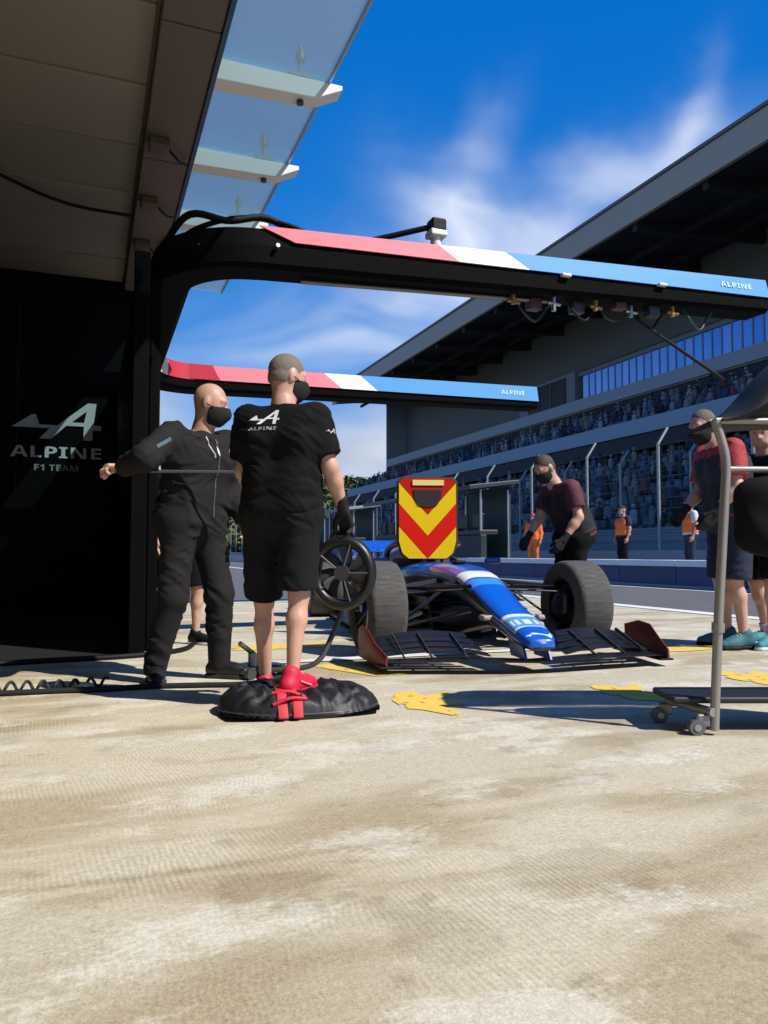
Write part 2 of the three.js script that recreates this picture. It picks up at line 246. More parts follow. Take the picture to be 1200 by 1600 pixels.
// ---------- pit gantry: a U of two arms over the pit box ----------
{
  const g = thing('pit_gantry', 'overhead pit gantry of two long black arms with pink red, white and blue bands', 'gantry', [0.7, 0, -8.1]);
  const OX = 0.7, OZ = -8.1, top1 = (x) => 3.32 + 0.046 * x, top2 = (x) => 3.25 + 0.022 * x;
  // plan line: along arm one, round the corner, along the base, round to arm two. {x, z, nx, nz = outward, y = top}
  const path = [], R = 0.85, bxx = 0.42, z1 = -5.9, z2 = -10.3;
  for (let i = 0; i <= 10; i++) { const x = mix(6.55, bxx + R, i / 10); path.push([x, z1, 0, 1, top1(x)]); }
  for (let i = 1; i <= 28; i++) { const a = i / 28 * Math.PI / 2; path.push([bxx + R - R * Math.sin(a), z1 - R + R * Math.cos(a), -Math.sin(a), Math.cos(a), mix(top1(1.2), 3.36, i / 28)]); }
  for (let i = 1; i <= 4; i++) path.push([bxx, mix(z1 - R, z2 + R - 0.35, i / 4), -1, 0, mix(3.36, 3.28, i / 4)]);
  for (let i = 1; i <= 28; i++) { const a = i / 28 * Math.PI / 2; path.push([bxx + R - R * Math.cos(a), z2 + R - 0.35 - R * Math.sin(a), -Math.cos(a), -Math.sin(a), 3.28]); }
  for (let i = 1; i <= 10; i++) { const x = mix(bxx + R, 6.55, i / 10); path.push([x, z2 - 0.35, 0, -1, top2(x)]); }
  // section: outer face at offset 0, inner face at -0.35
  const sec = [[0, -0.30], [0, -0.16], [-0.05, -0.005], [-0.30, -0.005], [-0.35, -0.16], [-0.35, -0.30], [-0.31, -0.335], [-0.04, -0.335]];
  const rings = path.map(([x, z, nx, nz, y]) => sec.map(([o, h]) => [x + nx * o - OX, y + h, z + nz * o - OZ]));
  const flatG = loft(rings).toNonIndexed(); flatG.computeVertexNormals();
  mesh('arm_frame', flatG, M(0.003, 0.003, 0.0035, 0.7, 0, { specularIntensity: 0.1 }), g);
  const red = M(0.55, 0.02, 0.05, 0.6), litRed = M(0.70, 0.15, 0.20, 0.6), white = M(0.80, 0.80, 0.77, 0.6), blue = M(0.004, 0.235, 0.55, 0.6);  // same red twice: the paler one has sun sheen put into its colour
  // coloured fairings on the faces turned to the camera; ends cut on a slant
  function band(name, mat, z, topf, xa, xb, da, db, hgt, hgt2) {
    const lean = 0.055, th = 0.02, c = (x, t, dd) => [x - OX, topf(x) + 0.012 - t * mix(hgt, hgt2, (x - 1.2) / 5.3), z - OZ + dd - (1 - t) * lean];
    const front = [c(xa, 0, th), c(xb, 0, th), c(xb + db, 1, th), c(xa + da, 1, th)], back = [c(xa, 0, 0.004), c(xb, 0, 0.004), c(xb + db, 1, 0.004), c(xa + da, 1, 0.004)];
    const lg = loft([back, front]).toNonIndexed(); lg.computeVertexNormals(); return mesh(name, lg, mat, g);
  }
  band('lit_red_band', litRed, z1, top1, 1.22, 2.78, 0.28, 0.18, 0.13, 0.2);
  band('white_band', white, z1, top1, 2.785, 3.45, 0.18, 0.22, 0.13, 0.2);
  const b1 = band('blue_band', blue, z1, top1, 3.455, 6.55, 0.22, 0, 0.13, 0.2);
  band('lit_red_band', litRed, z2, top2, 1.5, 3.05, 0.1, 0.25, 0.2, 0.24);
  band('white_band', white, z2, top2, 3.055, 3.6, 0.25, 0.25, 0.2, 0.24);
  const b2 = band('blue_band', blue, z2, top2, 3.605, 6.55, 0.25, 0, 0.2, 0.24);
  { // red inner face of the far corner, white further round
    const part = (a0, a1, name, mat) => { const A = []; for (let i = 0; i <= 8; i++) { const a = mix(a0, a1, i / 8), r = R - 0.362; A.push([[bxx + R - r * Math.cos(a) - OX, 3.29, z2 + R - 0.35 - r * Math.sin(a) - OZ], [bxx + R - r * Math.cos(a) - OX, 3.08, z2 + R - 0.35 - r * Math.sin(a) - OZ], [bxx + R - (r + 0.008) * Math.cos(a) - OX, 3.08, z2 + R - 0.35 - (r + 0.008) * Math.sin(a) - OZ], [bxx + R - (r + 0.008) * Math.cos(a) - OX, 3.29, z2 + R - 0.35 - (r + 0.008) * Math.sin(a) - OZ]]); } const q = loft(A).toNonIndexed(); q.computeVertexNormals(); mesh(name, q, mat, g); };
    part(0.75, 1.57, 'red_corner_face', red); part(-0.3, 0.74, 'white_corner_face', white);
    mesh('red_corner_band', (() => { const c = (x, t, dd) => [x - OX, 3.292 - t * 0.2, z2 - OZ + dd]; const q = loft([[c(1.2, 0, 0.004), c(1.495, 0, 0.004), c(1.595, 1, 0.004), c(1.2, 1, 0.004)], [c(1.2, 0, 0.02), c(1.495, 0, 0.02), c(1.595, 1, 0.02), c(1.2, 1, 0.02)]]).toNonIndexed(); q.computeVertexNormals(); return q; })(), red, g);
  }
  const lm = M(0.42, 0.66, 0.82, 0.6);
  const l1 = mesh('lettering', text('ALPINE', 0.06, 0.42, 0.003), lm, b1); l1.position.set(6.12 - OX, top1(6.1) - 0.115, z1 - OZ + 0.004); l1.rotation.set(-0.30, 0, 0.046);
  const l2 = mesh('lettering', text('ALPINE', 0.07, 0.42, 0.003), lm, b2); l2.position.set(6.1 - OX, top2(6.1) - 0.14, z2 - OZ + 0.002); l2.rotation.set(-0.22, 0, 0.022);
  for (const x of [4.05, 5.15]) { const l = mesh('lamp_head', rbx(-0.07, -0.02, -0.03, 0.07, 0.02, 0.04, 0.012), M(0.7, 0.74, 0.76, 0.3), g); l.position.set(x - OX, top1(x) - 0.17, z1 - OZ + 0.02); l.scale.setScalar(0.7); }
  // hoses, air couplings and lights slung under the near arm
  for (let k = 0; k < 14; k++) {
    const x = 3.55 + k * 0.15 + rr(-0.04, 0.04), y = top1(x) - 0.335, z = z1 - rr(0.05, 0.28), kind = k % 3;
    if (kind === 0) mesh('air_coupling', [rod([x - OX, y, z - OZ], [x - OX, y - rr(0.08, 0.16), z - OZ], 0.022, 8), rod([x - OX - 0.06, y - 0.06, z - OZ], [x - OX + 0.07, y - 0.07, z - OZ], 0.016, 6)], k % 2 ? steel : M(0.35, 0.2, 0.05, 0.5, 0.4), g);
    else if (kind === 1) mesh('hose_loop', tube([[x - OX, y, z - OZ], [x - OX + 0.05, y - 0.12, z - OZ + 0.03], [x - OX + 0.2, y - rr(0.13, 0.2), z - OZ], [x - OX + 0.33, y - 0.05, z - OZ - 0.03], [x - OX + 0.36, y, z - OZ]], 0.012, 6), k % 2 ? M(0.02, 0.05, 0.025, 0.5) : black, g);
    else mesh('control_box', rbx(x - OX - 0.06, y - rr(0.06, 0.11), z - OZ - 0.05, x - OX + 0.07, y + 0.01, z - OZ + 0.05, 0.01, 1), k % 2 ? darkSteel : M(0.1, 0.03, 0.03, 0.5), g);
  }
  mesh('service_rail', rod([1.6 - OX, top1(1.6) - 0.36, z1 - OZ - 0.2], [4.0 - OX, top1(4) - 0.35, z1 - OZ - 0.2], 0.018, 6), M(0.3, 0.27, 0.24, 0.5, 0.5), g);
  for (const [x, z] of [[1.05, -6.0], [0.78, -6.12], [0.62, -6.35], [1.35, -5.9]]) mesh('bolt', rod([x - OX, 3.21, z - OZ], [x - OX, 3.215, z - OZ + 0.05], 0.018, 8), steel, g);
  mesh('hose_bundle', [tube([[0.5 - OX, 3.3, -6.6 - OZ], [0.7 - OX, 3.52, -6.25 - OZ], [1.0 - OX, 3.46, -6.1 - OZ], [1.3 - OX, 3.53, -6.1 - OZ], [1.6 - OX, 3.42, -6.1 - OZ]], 0.03, 7), tube([[0.6 - OX, 3.36, -6.5 - OZ], [0.8 - OX, 3.42, -6.2 - OZ], [1.15 - OX, 3.55, -6.2 - OZ], [1.5 - OX, 3.47, -6.05 - OZ], [1.7 - OX, 3.40, -6.05 - OZ]], 0.022, 7)], black, g);
  for (const z of [-6.55, -9.7]) mesh('column', rbx(0.43 - OX, 0, z - OZ - 0.1, 0.52 - OX, 3.1, z - OZ + 0.1, 0.02), M(0.003, 0.003, 0.0035, 0.7, 0, { specularIntensity: 0.1 }), g);
  mesh('stay', [rod([4.75 - OX, top1(4.75) - 0.32, -6.1 - OZ], [6.12 - OX, 2.58, -6.1 - OZ], 0.017, 7)], black, g);
  // camera jib on top of the near arm
  const j = mesh('camera_post', [rod([2.83 - OX, top1(2.83) - 0.02, -6.08 - OZ], [2.83 - OX, top1(2.83) + 0.13, -6.08 - OZ], 0.05, 12), rbx(2.75 - OX, top1(2.83) + 0.13, -6.15 - OZ, 2.91 - OX, top1(2.83) + 0.19, -6.0 - OZ, 0.015)], whitePaint, g);
  mesh('camera_jib', [rod([2.89 - OX, top1(2.83) + 0.26, -6.06 - OZ], [2.2 - OX, top1(2.2) + 0.14, -6.4 - OZ], 0.026, 8), rbx(2.76 - OX, top1(2.83) + 0.17, -6.14 - OZ, 2.9 - OX, top1(2.83) + 0.29, -6.0 - OZ, 0.02)], black, j);
}

// ---------- pit wall, timing stands, fence ----------
{
  const w = thing('pit_wall', 'low pit wall with a white cap and dark blue boards across the lane', 'wall', [12.6, 0, -30]);
  const bg = rbx(-0.09, 0.07, 0, 0.09, 0.48, 1.985, 0.01, 1), cg = rbx(-0.14, 0.485, 0, 0.42, 0.63, 1.99, 0.015, 1), bm = [M(0.02, 0.05, 0.15, 0.5), M(0.018, 0.042, 0.13, 0.5)], cm = M(0.75, 0.76, 0.78, 0.55);
  for (let k = 0; k < 30; k++) { const z = 24 - k * 2; const p = mesh('wall_board', bg, bm[k % 2], w); p.position.z = z; const c = mesh('wall_cap', cg, cm, w); c.position.z = z; }
  mesh('wall_foot', bx(-0.12, 0, -36, 0.12, 0.066, 26), M(0.3, 0.3, 0.31, 0.8), w);
  mesh('far_wall', bx(-0.1, 0, -170, 0.1, 0.6, -36.2), M(0.35, 0.36, 0.38, 0.7), w);
  mesh('platform', bx(0.2, 0, -36, 1.7, 0.3, 26), M(0.28, 0.28, 0.28, 0.85), w);
}
function timingStand(z, len, col, colRoof, label) {
  const s = thing('timing_stand', label, 'stand', [13.25, 0.3, z], 0, 'timing stands on the pit wall');
  mesh('counter', [rbx(-0.45, 0, -len / 2, -0.2, 1.15, len / 2, 0.03)], col, s);
  mesh('console', rbx(-0.5, 1.15, -len / 2, 0.25, 1.32, len / 2, 0.03), M(0.03, 0.03, 0.035, 0.4), s);
  const n = Math.max(2, Math.round(len / 1.1));
  for (let k = 0; k < n; k++) { const zz = -len / 2 + (k + 0.5) * len / n; const m = mesh('monitor', rbx(-0.28, 1.4, zz - 0.36, -0.2, 1.9, zz + 0.36, 0.02), M(0.015, 0.02, 0.024, 0.3), s); mesh('monitor_arm', rod([-0.2, 1.3, zz], [-0.2, 1.45, zz], 0.04, 6), darkSteel, m); }
  for (const zz of [-len / 2 + 0.06, len / 2 - 0.06]) for (const x of [-0.4, 0.7]) mesh('post', rod([x, 0, zz], [x, 2.75, zz], 0.045, 8), alu, s);
  const r = mesh('roof', ext([[-1.0, 2.72], [0.95, 2.98], [0.95, 3.08], [-1.0, 2.84]], len + 0.5, 0.02), colRoof, s); r.position.z = -len / 2 - 0.25;
  mesh('back_panel', bx(0.72, 0.0, -len / 2, 0.76, 2.9, len / 2), M(0.02, 0.05, 0.055, 0.6), s);
}
timingStand(-25.6, 3.4, M(0.012, 0.022, 0.03, 0.5), M(0.03, 0.035, 0.045, 0.5), 'dark timing stand with a sloping black roof just right of the chevron board');
timingStand(-32.4, 4.0, M(0.02, 0.12, 0.14, 0.5), M(0.05, 0.1, 0.12, 0.5), 'teal timing stand on the pit wall left of the chevron board');
timingStand(-40.0, 4.4, M(0.02, 0.07, 0.22, 0.5), M(0.25, 0.27, 0.28, 0.5), 'blue timing stand with a pale roof farther along the pit wall');
timingStand(-49.0, 4.4, M(0.3, 0.31, 0.31, 0.5), M(0.05, 0.12, 0.13, 0.5), 'pale grey timing stand farthest along the pit wall');
{
  const poleG = merge([rod([0, 0, 0], [0, 4.55, 0], 0.055, 8), rod([0, 4.5, 0], [0.42, 5.1, 0], 0.05, 8), bx(-0.12, 0, -0.12, 0.12, 0.03, 0.12)]);
  const fm = M(0.30, 0.33, 0.33, 0.5, 0.3), wm2 = M(0.06, 0.07, 0.075, 0.7);
  const fence = (x, z0, dz, n, label, ds) => {
    const f = thing('debris_fence', label, 'fence', [x, -0.01, z0], 0, 'debris fences beyond the pit wall');
    for (let k = 0; k < n; k++) mesh('fence_post', poleG, fm, f).position.z = -k * dz;
    const L = (n - 1) * dz;
    for (let k = 0; k < 12; k++) mesh('fence_cable', rod([0, 0.5 + k * 0.36, 0], [0, 0.5 + k * 0.36, -L], 0.007, 4), wm2, f);
    const wires = []; for (let z = 0.5; z < L && z < 70; z += 0.5) wires.push(rod([0.01, 0.1, -z], [0.01, 4.5, -z], 0.003, 3)); const wm = mesh('fence_wire', wires, wm2, f); wm.userData.kind = 'stuff';
    mesh('barrier_base', [rbx(-0.15, 0, -L, 0.15, 0.9, 4, 0.03, 1)], M(0.33, 0.34, 0.34, 0.8), f);
  };
  fence(18, -8.9, 4, 26, 'nearer tall debris fence with bent posts on the track edge');
  fence(20.6, -10.2, 4, 26, 'farther tall debris fence with bent posts before the grandstand');
}

// ---------- grandstand ----------
{
  const s = thing('grandstand', 'long covered grandstand with a dark cantilever roof and a blue glazed gallery', 'grandstand', [36, 0, -45]);
  const OX = 36, Z0 = 57, Z1 = -58;                                     // local ends; world z 12 to -103
  const X = (x) => x - OX, conc = M(0.30, 0.31, 0.32, 0.8), pale = M(0.36, 0.40, 0.44, 0.6), dark = M(0.03, 0.03, 0.034, 0.7), deck = M(0.07, 0.085, 0.11, 0.8);
  const prism = (pts, z0, z1) => { const g = ext(pts.map(([x, y]) => [X(x), y]), z0 - z1); g.translate(0, 0, z1); return g; };
  // roof: fascia and dark soffit with ribs
  mesh('roof', prism([[32, 22.2], [32, 23.6], [33, 24.2], [52, 25.6], [52, 24.4]], Z0, Z1), M(0.10, 0.10, 0.105, 0.8), s);
  mesh('fascia', prism([[31.7, 21.75], [31.96, 21.75], [31.96, 23.62], [31.7, 23.5]], Z0, Z1), M(0.50, 0.41, 0.31, 0.6), s);
  mesh('fascia_lip', prism([[31.6, 23.52], [32.3, 23.66], [32.3, 23.86], [31.6, 23.72]], Z0, Z1), M(0.16, 0.155, 0.15, 0.5), s);
  mesh('soffit', prism([[32, 21.85], [50, 24.0], [50, 24.3], [32, 22.15]], Z0, Z1), M(0.028, 0.026, 0.025, 0.8), s);
  const ribG = prism([[32.1, 21.3], [50, 22.6], [50, 23.98], [32.1, 21.83]], 0.2, -0.2);
  for (let z = Z0 - 3; z > Z1; z -= 6) mesh('roof_rib', ribG, dark, s).position.z = z;
  for (const [x, y] of [[36, 21.9], [40, 22.4], [44, 22.9]]) mesh('purlin', bx(X(x) - 0.12, y - 0.25, Z1, X(x) + 0.12, y + 0.1, Z0), dark, s);
  // gallery
  mesh('gallery_wall', prism([[43, 14.4], [43, 24], [50, 24], [50, 14.4]], Z0, Z1), M(0.16, 0.165, 0.17, 0.7), s);
  mesh('gallery_floor', prism([[40.2, 13.2], [43, 13.2], [43, 14.2], [40.2, 14.2]], Z0, Z1), pale, s);
  mesh('gallery_parapet', prism([[40, 13.3], [40.2, 13.3], [40.2, 14.3], [40, 14.3]], Z0, Z1), pale, s);
  mesh('gallery_beam', prism([[40.3, 11.5], [41, 11.5], [41, 13.25], [40.3, 13.25]], Z0, Z1), dark, s);
  const paneG = bx(X(41.96), 14.85, -0.42, X(42), 17.0, 0.42), mulG = bx(X(41.9), 14.4, -0.05, X(42.05), 17.1, 0.05);
  const panes = [M(0.20, 0.42, 0.85, 0.15, 0.5), M(0.24, 0.46, 0.88, 0.18, 0.5), M(0.17, 0.38, 0.80, 0.12, 0.5)], mul = M(0.25, 0.36, 0.52, 0.5);
  for (let k = 0; k < 60; k++) { const z = -13 + k * 0.92; if (z > 34) break; mesh('window_pane', paneG, panes[(k * 5 + (k >> 2)) % 3], s).position.z = z; mesh('mullion', mulG, mul, s).position.z = z + 0.46; }
  mesh('gallery_sill', bx(X(41.9), 14.25, -14, X(42.3), 14.83, Z0), pale, s);
  mesh('gallery_head', bx(X(41.85), 17.05, -14, X(42.4), 17.4, Z0), M(0.2, 0.24, 0.3, 0.6), s);
  mesh('gallery_roof', bx(X(42), 17.42, -14, X(43), 17.55, Z0), dark, s);
  mesh('stair_block', [bx(X(41.6), 13.2, -24, X(43), 17.6, -14.2)], M(0.25, 0.27, 0.3, 0.7), s);
  mesh('stair_opening', [bx(X(41.52), 14.4, -22.2, X(41.62), 17.3, -15.6)], M(0.015, 0.014, 0.016, 0.5), s);
  for (const z of [-18, -20.2]) mesh('stair_frame', bx(X(41.46), 14.4, z - 0.08, X(41.53), 17.3, z + 0.08), M(0.08, 0.1, 0.13, 0.5), s);
  mesh('end_wall', bx(X(40), 8.5, Z1 - 0.3, X(50), 24, Z1 - 0.02), M(0.30, 0.34, 0.38, 0.6), s);
  // seating decks
  const stepDeck = (name, xa, ya, xb, yb, n, z0, z1) => { const p = [[xa, ya]]; for (let k = 0; k < n; k++) { const x0 = mix(xa, xb, k / n), x1 = mix(xa, xb, (k + 1) / n), y = mix(ya, yb, (k + 1) / n); p.push([x0, y], [x1, y]); } p.push([xb, ya - 0.8], [xa, ya - 0.8]); return mesh(name, prism(p, z0, z1), deck, s); };
  stepDeck('middle_tier', 34.4, 8.9, 40, 11.5, 8, Z0, Z1);
  mesh('tier_fascia', prism([[34, 8.75], [34.38, 8.75], [34.38, 9.75], [34, 9.75]], Z0, Z1), M(0.30, 0.37, 0.43, 0.6), s);
  mesh('tier_beam', prism([[34.1, 7.7], [36.5, 7.7], [36.5, 8.7], [34.1, 8.7]], Z0, Z1), dark, s);
  stepDeck('lower_tier', 23, 1.2, 36, 7.2, 14, Z0, Z1);
  stepDeck('upper_tier', 43.05, 17.3, 48, 21, 6, Z0, Z1);
  mesh('front_wall', bx(X(22.7), -0.03, Z1, X(22.98), 1.9, Z0), M(0.3, 0.31, 0.32, 0.7), s);
  for (let z = Z0 - 2; z > Z1; z -= 8) mesh('column', bx(X(36.4), 0, z - 0.35, X(37.2), 8.2, z + 0.35), conc, s);
  // seats: too many and too small to pick apart
  const seat = merge([bx(-0.2, 0.0, -0.21, 0.2, 0.42, 0.21), bx(0.14, 0.38, -0.21, 0.22, 0.8, 0.21)]);
  const rows = []; for (const [xa, ya, xb, yb, n, step] of [[34.4, 8.9, 40, 11.5, 8, 0.62], [23, 1.2, 36, 7.2, 14, 0.62], [43.05, 17.3, 48, 21, 6, 0.8]]) for (let k = 0; k < n; k++) for (let z = Z0 - 26; z > Z1 + 0.5; z -= step) if ((z + 200) % 9.3 > 1.3) rows.push([mix(xa, xb, (k + 0.45) / n), mix(ya, yb, (k + 1) / n), z, xa]);
  const im = new THREE.InstancedMesh(seat, M(1, 1, 1, 0.7), rows.length), mt = new THREE.Matrix4(), col = new THREE.Color();
  rows.forEach(([x, y, z, t], i) => { mt.makeTranslation(X(x), y, z); im.setMatrixAt(i, mt); const v = rr(0.45, 1.5); t > 40 ? col.setRGB(0.25 * v, 0.26 * v, 0.27 * v) : t > 30 ? col.setRGB(0.08 * v, 0.14 * v, 0.22 * v) : col.setRGB(0.10 * v, 0.135 * v, 0.145 * v); im.setColorAt(i, col); });
  im.name = 'seats'; im.userData.kind = 'stuff'; im.castShadow = im.receiveShadow = true; s.add(im);
  // the crowd
  const fan = merge([(() => { const g = new THREE.CapsuleGeometry(0.19, 0.42, 3, 8); g.scale(0.8, 1, 1.15); g.translate(0, 0.72, 0); return g; })(), (() => { const g = new THREE.SphereGeometry(0.115, 8, 6); g.translate(0, 1.26, 0); return g; })(), (() => { const g = new THREE.CapsuleGeometry(0.1, 0.3, 3, 6); g.rotateZ(Math.PI / 2); g.translate(-0.2, 0.5, 0); return g; })()]);
  const spots = rows.filter(([x, y, z, t]) => rnd() < (t > 40 ? 0.35 : t > 30 ? 0.55 : 0.28));
  const cr = new THREE.InstancedMesh(fan, M(1, 1, 1, 0.9), spots.length), pal = [[0.34, 0.34, 0.35], [0.03, 0.035, 0.05], [0.04, 0.06, 0.12], [0.16, 0.06, 0.06], [0.28, 0.22, 0.18], [0.08, 0.14, 0.2], [0.025, 0.025, 0.03], [0.16, 0.18, 0.2], [0.26, 0.23, 0.2], [0.06, 0.07, 0.09]];
  spots.forEach(([x, y, z], i) => { const q = new THREE.Quaternion().setFromAxisAngle(V(0, 1, 0), rr(-0.5, 0.5)), k = rr(0.85, 1.1); mt.compose(V(X(x) - 0.02, y + rr(0, 0.15), z + rr(-0.06, 0.06)), q, V(k, k, k)); cr.setMatrixAt(i, mt); col.setRGB(...pal[Math.floor(rnd() * pal.length)]); cr.setColorAt(i, col); });
  cr.name = 'crowd'; cr.castShadow = cr.receiveShadow = true; scene.add(cr); cr.position.copy(s.position); tag(cr, 'distant mass of spectators seated in the grandstand tiers', 'crowd', null, 'stuff');
}

// ---------- hills and woods at the end of the straight ----------
{
  const W = 60, D = 26, pos = [], idx = [];
  const hy = (x, z) => { const d = (-z - 230) / 320; return Math.max(-1, 46 * sm(0, 0.75, d) * (0.8 + 0.45 * fbm(x * 0.006 + 2, z * 0.006, 1, 4)) + 2 * noise(x * 0.05, z * 0.05)); };
  for (let j = 0; j <= D; j++) for (let i = 0; i <= W; i++) { const x = mix(-420, 620, i / W), z = mix(-220, -720, j / D); pos.push(x, hy(x, z), z); }
  for (let j = 0; j < D; j++) for (let i = 0; i < W; i++) { const a = j * (W + 1) + i; idx.push(a, a + 1, a + W + 2, a, a + W + 2, a + W + 1); }
  const g = new THREE.BufferGeometry(); g.setAttribute('position', new THREE.Float32BufferAttribute(pos, 3)); g.setIndex(idx); g.computeVertexNormals();
  struct('hills', g, M(0.11, 0.115, 0.05, 1));
  const leaf = []; for (let k = 0; k < 46; k++) { const q = new THREE.PlaneGeometry(0.5, 0.42); q.rotateX(rr(0, 6)); q.rotateY(rr(0, 6)); const u = rr(-1, 1), a = rr(0, 6.28), r = Math.pow(rnd(), 0.35); q.translate(r * Math.sqrt(1 - u * u) * Math.cos(a), 1.2 + r * u * 1.15, r * Math.sqrt(1 - u * u) * Math.sin(a)); leaf.push(q); }
  leaf.push(rod([0, -0.3, 0], [0, 1.2, 0], 0.09, 5));
  const n = 2600, im = new THREE.InstancedMesh(merge(leaf), M(1, 1, 1, 0.95), n), mt = new THREE.Matrix4(), col = new THREE.Color();
  for (let k = 0; k < n; k++) { const x = rr(-150, 420), z = -rr(228, 470), h = rr(2.6, 5.2), v = rr(0.6, 1.35); mt.compose(V(x, hy(x, z), z), new THREE.Quaternion().setFromAxisAngle(V(0, 1, 0), rr(0, 6)), V(h * rr(0.7, 1.1), h, h * rr(0.7, 1.1))); im.setMatrixAt(k, mt); col.setRGB(0.085 * v, 0.10 * v, 0.035 * v); im.setColorAt(k, col); }
  im.name = 'hillside_wood'; im.castShadow = im.receiveShadow = true; scene.add(im); tag(im, 'distant green woods covering the hills past the grandstand end', 'woods', null, 'stuff');
}

// ---------- figures ----------
// A figure is a field of tapered bones joined by a smooth minimum and meshed with surface nets. Local frame: +z ahead, +x to the figure's left, y up.
const vadd = (a, b, k = 1) => [a[0] + b[0] * k, a[1] + b[1] * k, a[2] + b[2] * k], vsub = (a, b) => [a[0] - b[0], a[1] - b[1], a[2] - b[2]], vlen = (a) => Math.hypot(...a), vnorm = (a) => { const l = vlen(a) || 1; return [a[0] / l, a[1] / l, a[2] / l]; }, vlerp = (a, b, t) => [mix(a[0], b[0], t), mix(a[1], b[1], t), mix(a[2], b[2], t)], vdot = (a, b) => a[0] * b[0] + a[1] * b[1] + a[2] * b[2], vcross = (a, b) => [a[1] * b[2] - a[2] * b[1], a[2] * b[0] - a[0] * b[2], a[0] * b[1] - a[1] * b[0]];
const bone = (a, b, ra, rb = ra) => ({ a, d: vsub(b, a), l2: Math.max(1e-9, vdot(vsub(b, a), vsub(b, a))), ra, rb });
const dBone = (B, x, y, z) => { const px = x - B.a[0], py = y - B.a[1], pz = z - B.a[2], d = B.d; let t = (px * d[0] + py * d[1] + pz * d[2]) / B.l2; t = t < 0 ? 0 : t > 1 ? 1 : t; const qx = px - d[0] * t, qy = py - d[1] * t, qz = pz - d[2] * t; return Math.sqrt(qx * qx + qy * qy + qz * qz) - (B.ra + (B.rb - B.ra) * t); };
const smin = (a, b, k) => { const h = k - Math.abs(a - b); return h > 0 ? Math.min(a, b) - h * h / (4 * k) : Math.min(a, b); };
const field = (bones, k) => (x, y, z) => { let d = 9; for (const B of bones) d = smin(d, dBone(B, x, y, z), k); return d; };
function nets(f, lo, hi, c) {
  const nx = Math.ceil((hi[0] - lo[0]) / c) + 1, ny = Math.ceil((hi[1] - lo[1]) / c) + 1, nz = Math.ceil((hi[2] - lo[2]) / c) + 1, v = new Float32Array(nx * ny * nz), id = new Int32Array(nx * ny * nz).fill(-1);
  for (let k = 0, o = 0; k < nz; k++) for (let j = 0; j < ny; j++) for (let i = 0; i < nx; i++, o++) v[o] = f(lo[0] + i * c, lo[1] + j * c, lo[2] + k * c);
  const pos = [], idx = [], sy = nx, sz = nx * ny, off = [0, 1, sy, sy + 1, sz, sz + 1, sz + sy, sz + sy + 1], E = [[0, 1], [2, 3], [4, 5], [6, 7], [0, 2], [1, 3], [4, 6], [5, 7], [0, 4], [1, 5], [2, 6], [3, 7]];
  for (let k = 0; k < nz - 1; k++) for (let j = 0; j < ny - 1; j++) for (let i = 0; i < nx - 1; i++) {
    const o = k * sz + j * sy + i; let m = 0; for (let q = 0; q < 8; q++) if (v[o + off[q]] < 0) m |= 1 << q; if (m === 0 || m === 255) continue;
    let n = 0, X = 0, Y = 0, Z = 0;
    for (const [a, b] of E) { const va = v[o + off[a]], vb = v[o + off[b]]; if ((va < 0) === (vb < 0)) continue; const t = va / (va - vb); n++; X += mix(a & 1, b & 1, t); Y += mix((a >> 1) & 1, (b >> 1) & 1, t); Z += mix(a >> 2, b >> 2, t); }
    id[o] = pos.length / 3; pos.push(lo[0] + (i + X / n) * c, lo[1] + (j + Y / n) * c, lo[2] + (k + Z / n) * c);
  }
  for (let k = 1; k < nz - 1; k++) for (let j = 1; j < ny - 1; j++) for (let i = 1; i < nx - 1; i++) {
    const o = k * sz + j * sy + i, s = v[o] < 0;
    const quad = (a, b, cc, d, flip) => { if (a < 0 || b < 0 || cc < 0 || d < 0) return; flip ? idx.push(a, cc, b, a, d, cc) : idx.push(a, b, cc, a, cc, d); };
    if (s !== (v[o + 1] < 0)) quad(id[o - sy - sz], id[o - sz], id[o], id[o - sy], !s);
    if (s !== (v[o + sy] < 0)) quad(id[o - 1 - sz], id[o - sz], id[o], id[o - 1], s);
    if (s !== (v[o + sz] < 0)) quad(id[o - 1 - sy], id[o - sy], id[o], id[o - 1], !s);
  }
  const g = new THREE.BufferGeometry(); g.setAttribute('position', new THREE.Float32BufferAttribute(pos, 3)); g.setIndex(idx); g.computeVertexNormals(); return g;
}
function boundsOf(bones, pad) { const lo = [9, 9, 9], hi = [-9, -9, -9]; for (const B of bones) for (const p of [B.a, vadd(B.a, B.d)]) for (let k = 0; k < 3; k++) { const r = Math.max(B.ra, B.rb) + pad; lo[k] = Math.min(lo[k], p[k] - r); hi[k] = Math.max(hi[k], p[k] + r); } return [lo, hi]; }
const cut = (f, p, n) => (x, y, z) => Math.max(f(x, y, z), (x - p[0]) * n[0] + (y - p[1]) * n[1] + (z - p[2]) * n[2]);
const join = (fs, k) => (x, y, z) => { let d = 9; for (const f of fs) d = smin(d, f(x, y, z), k); return d; };
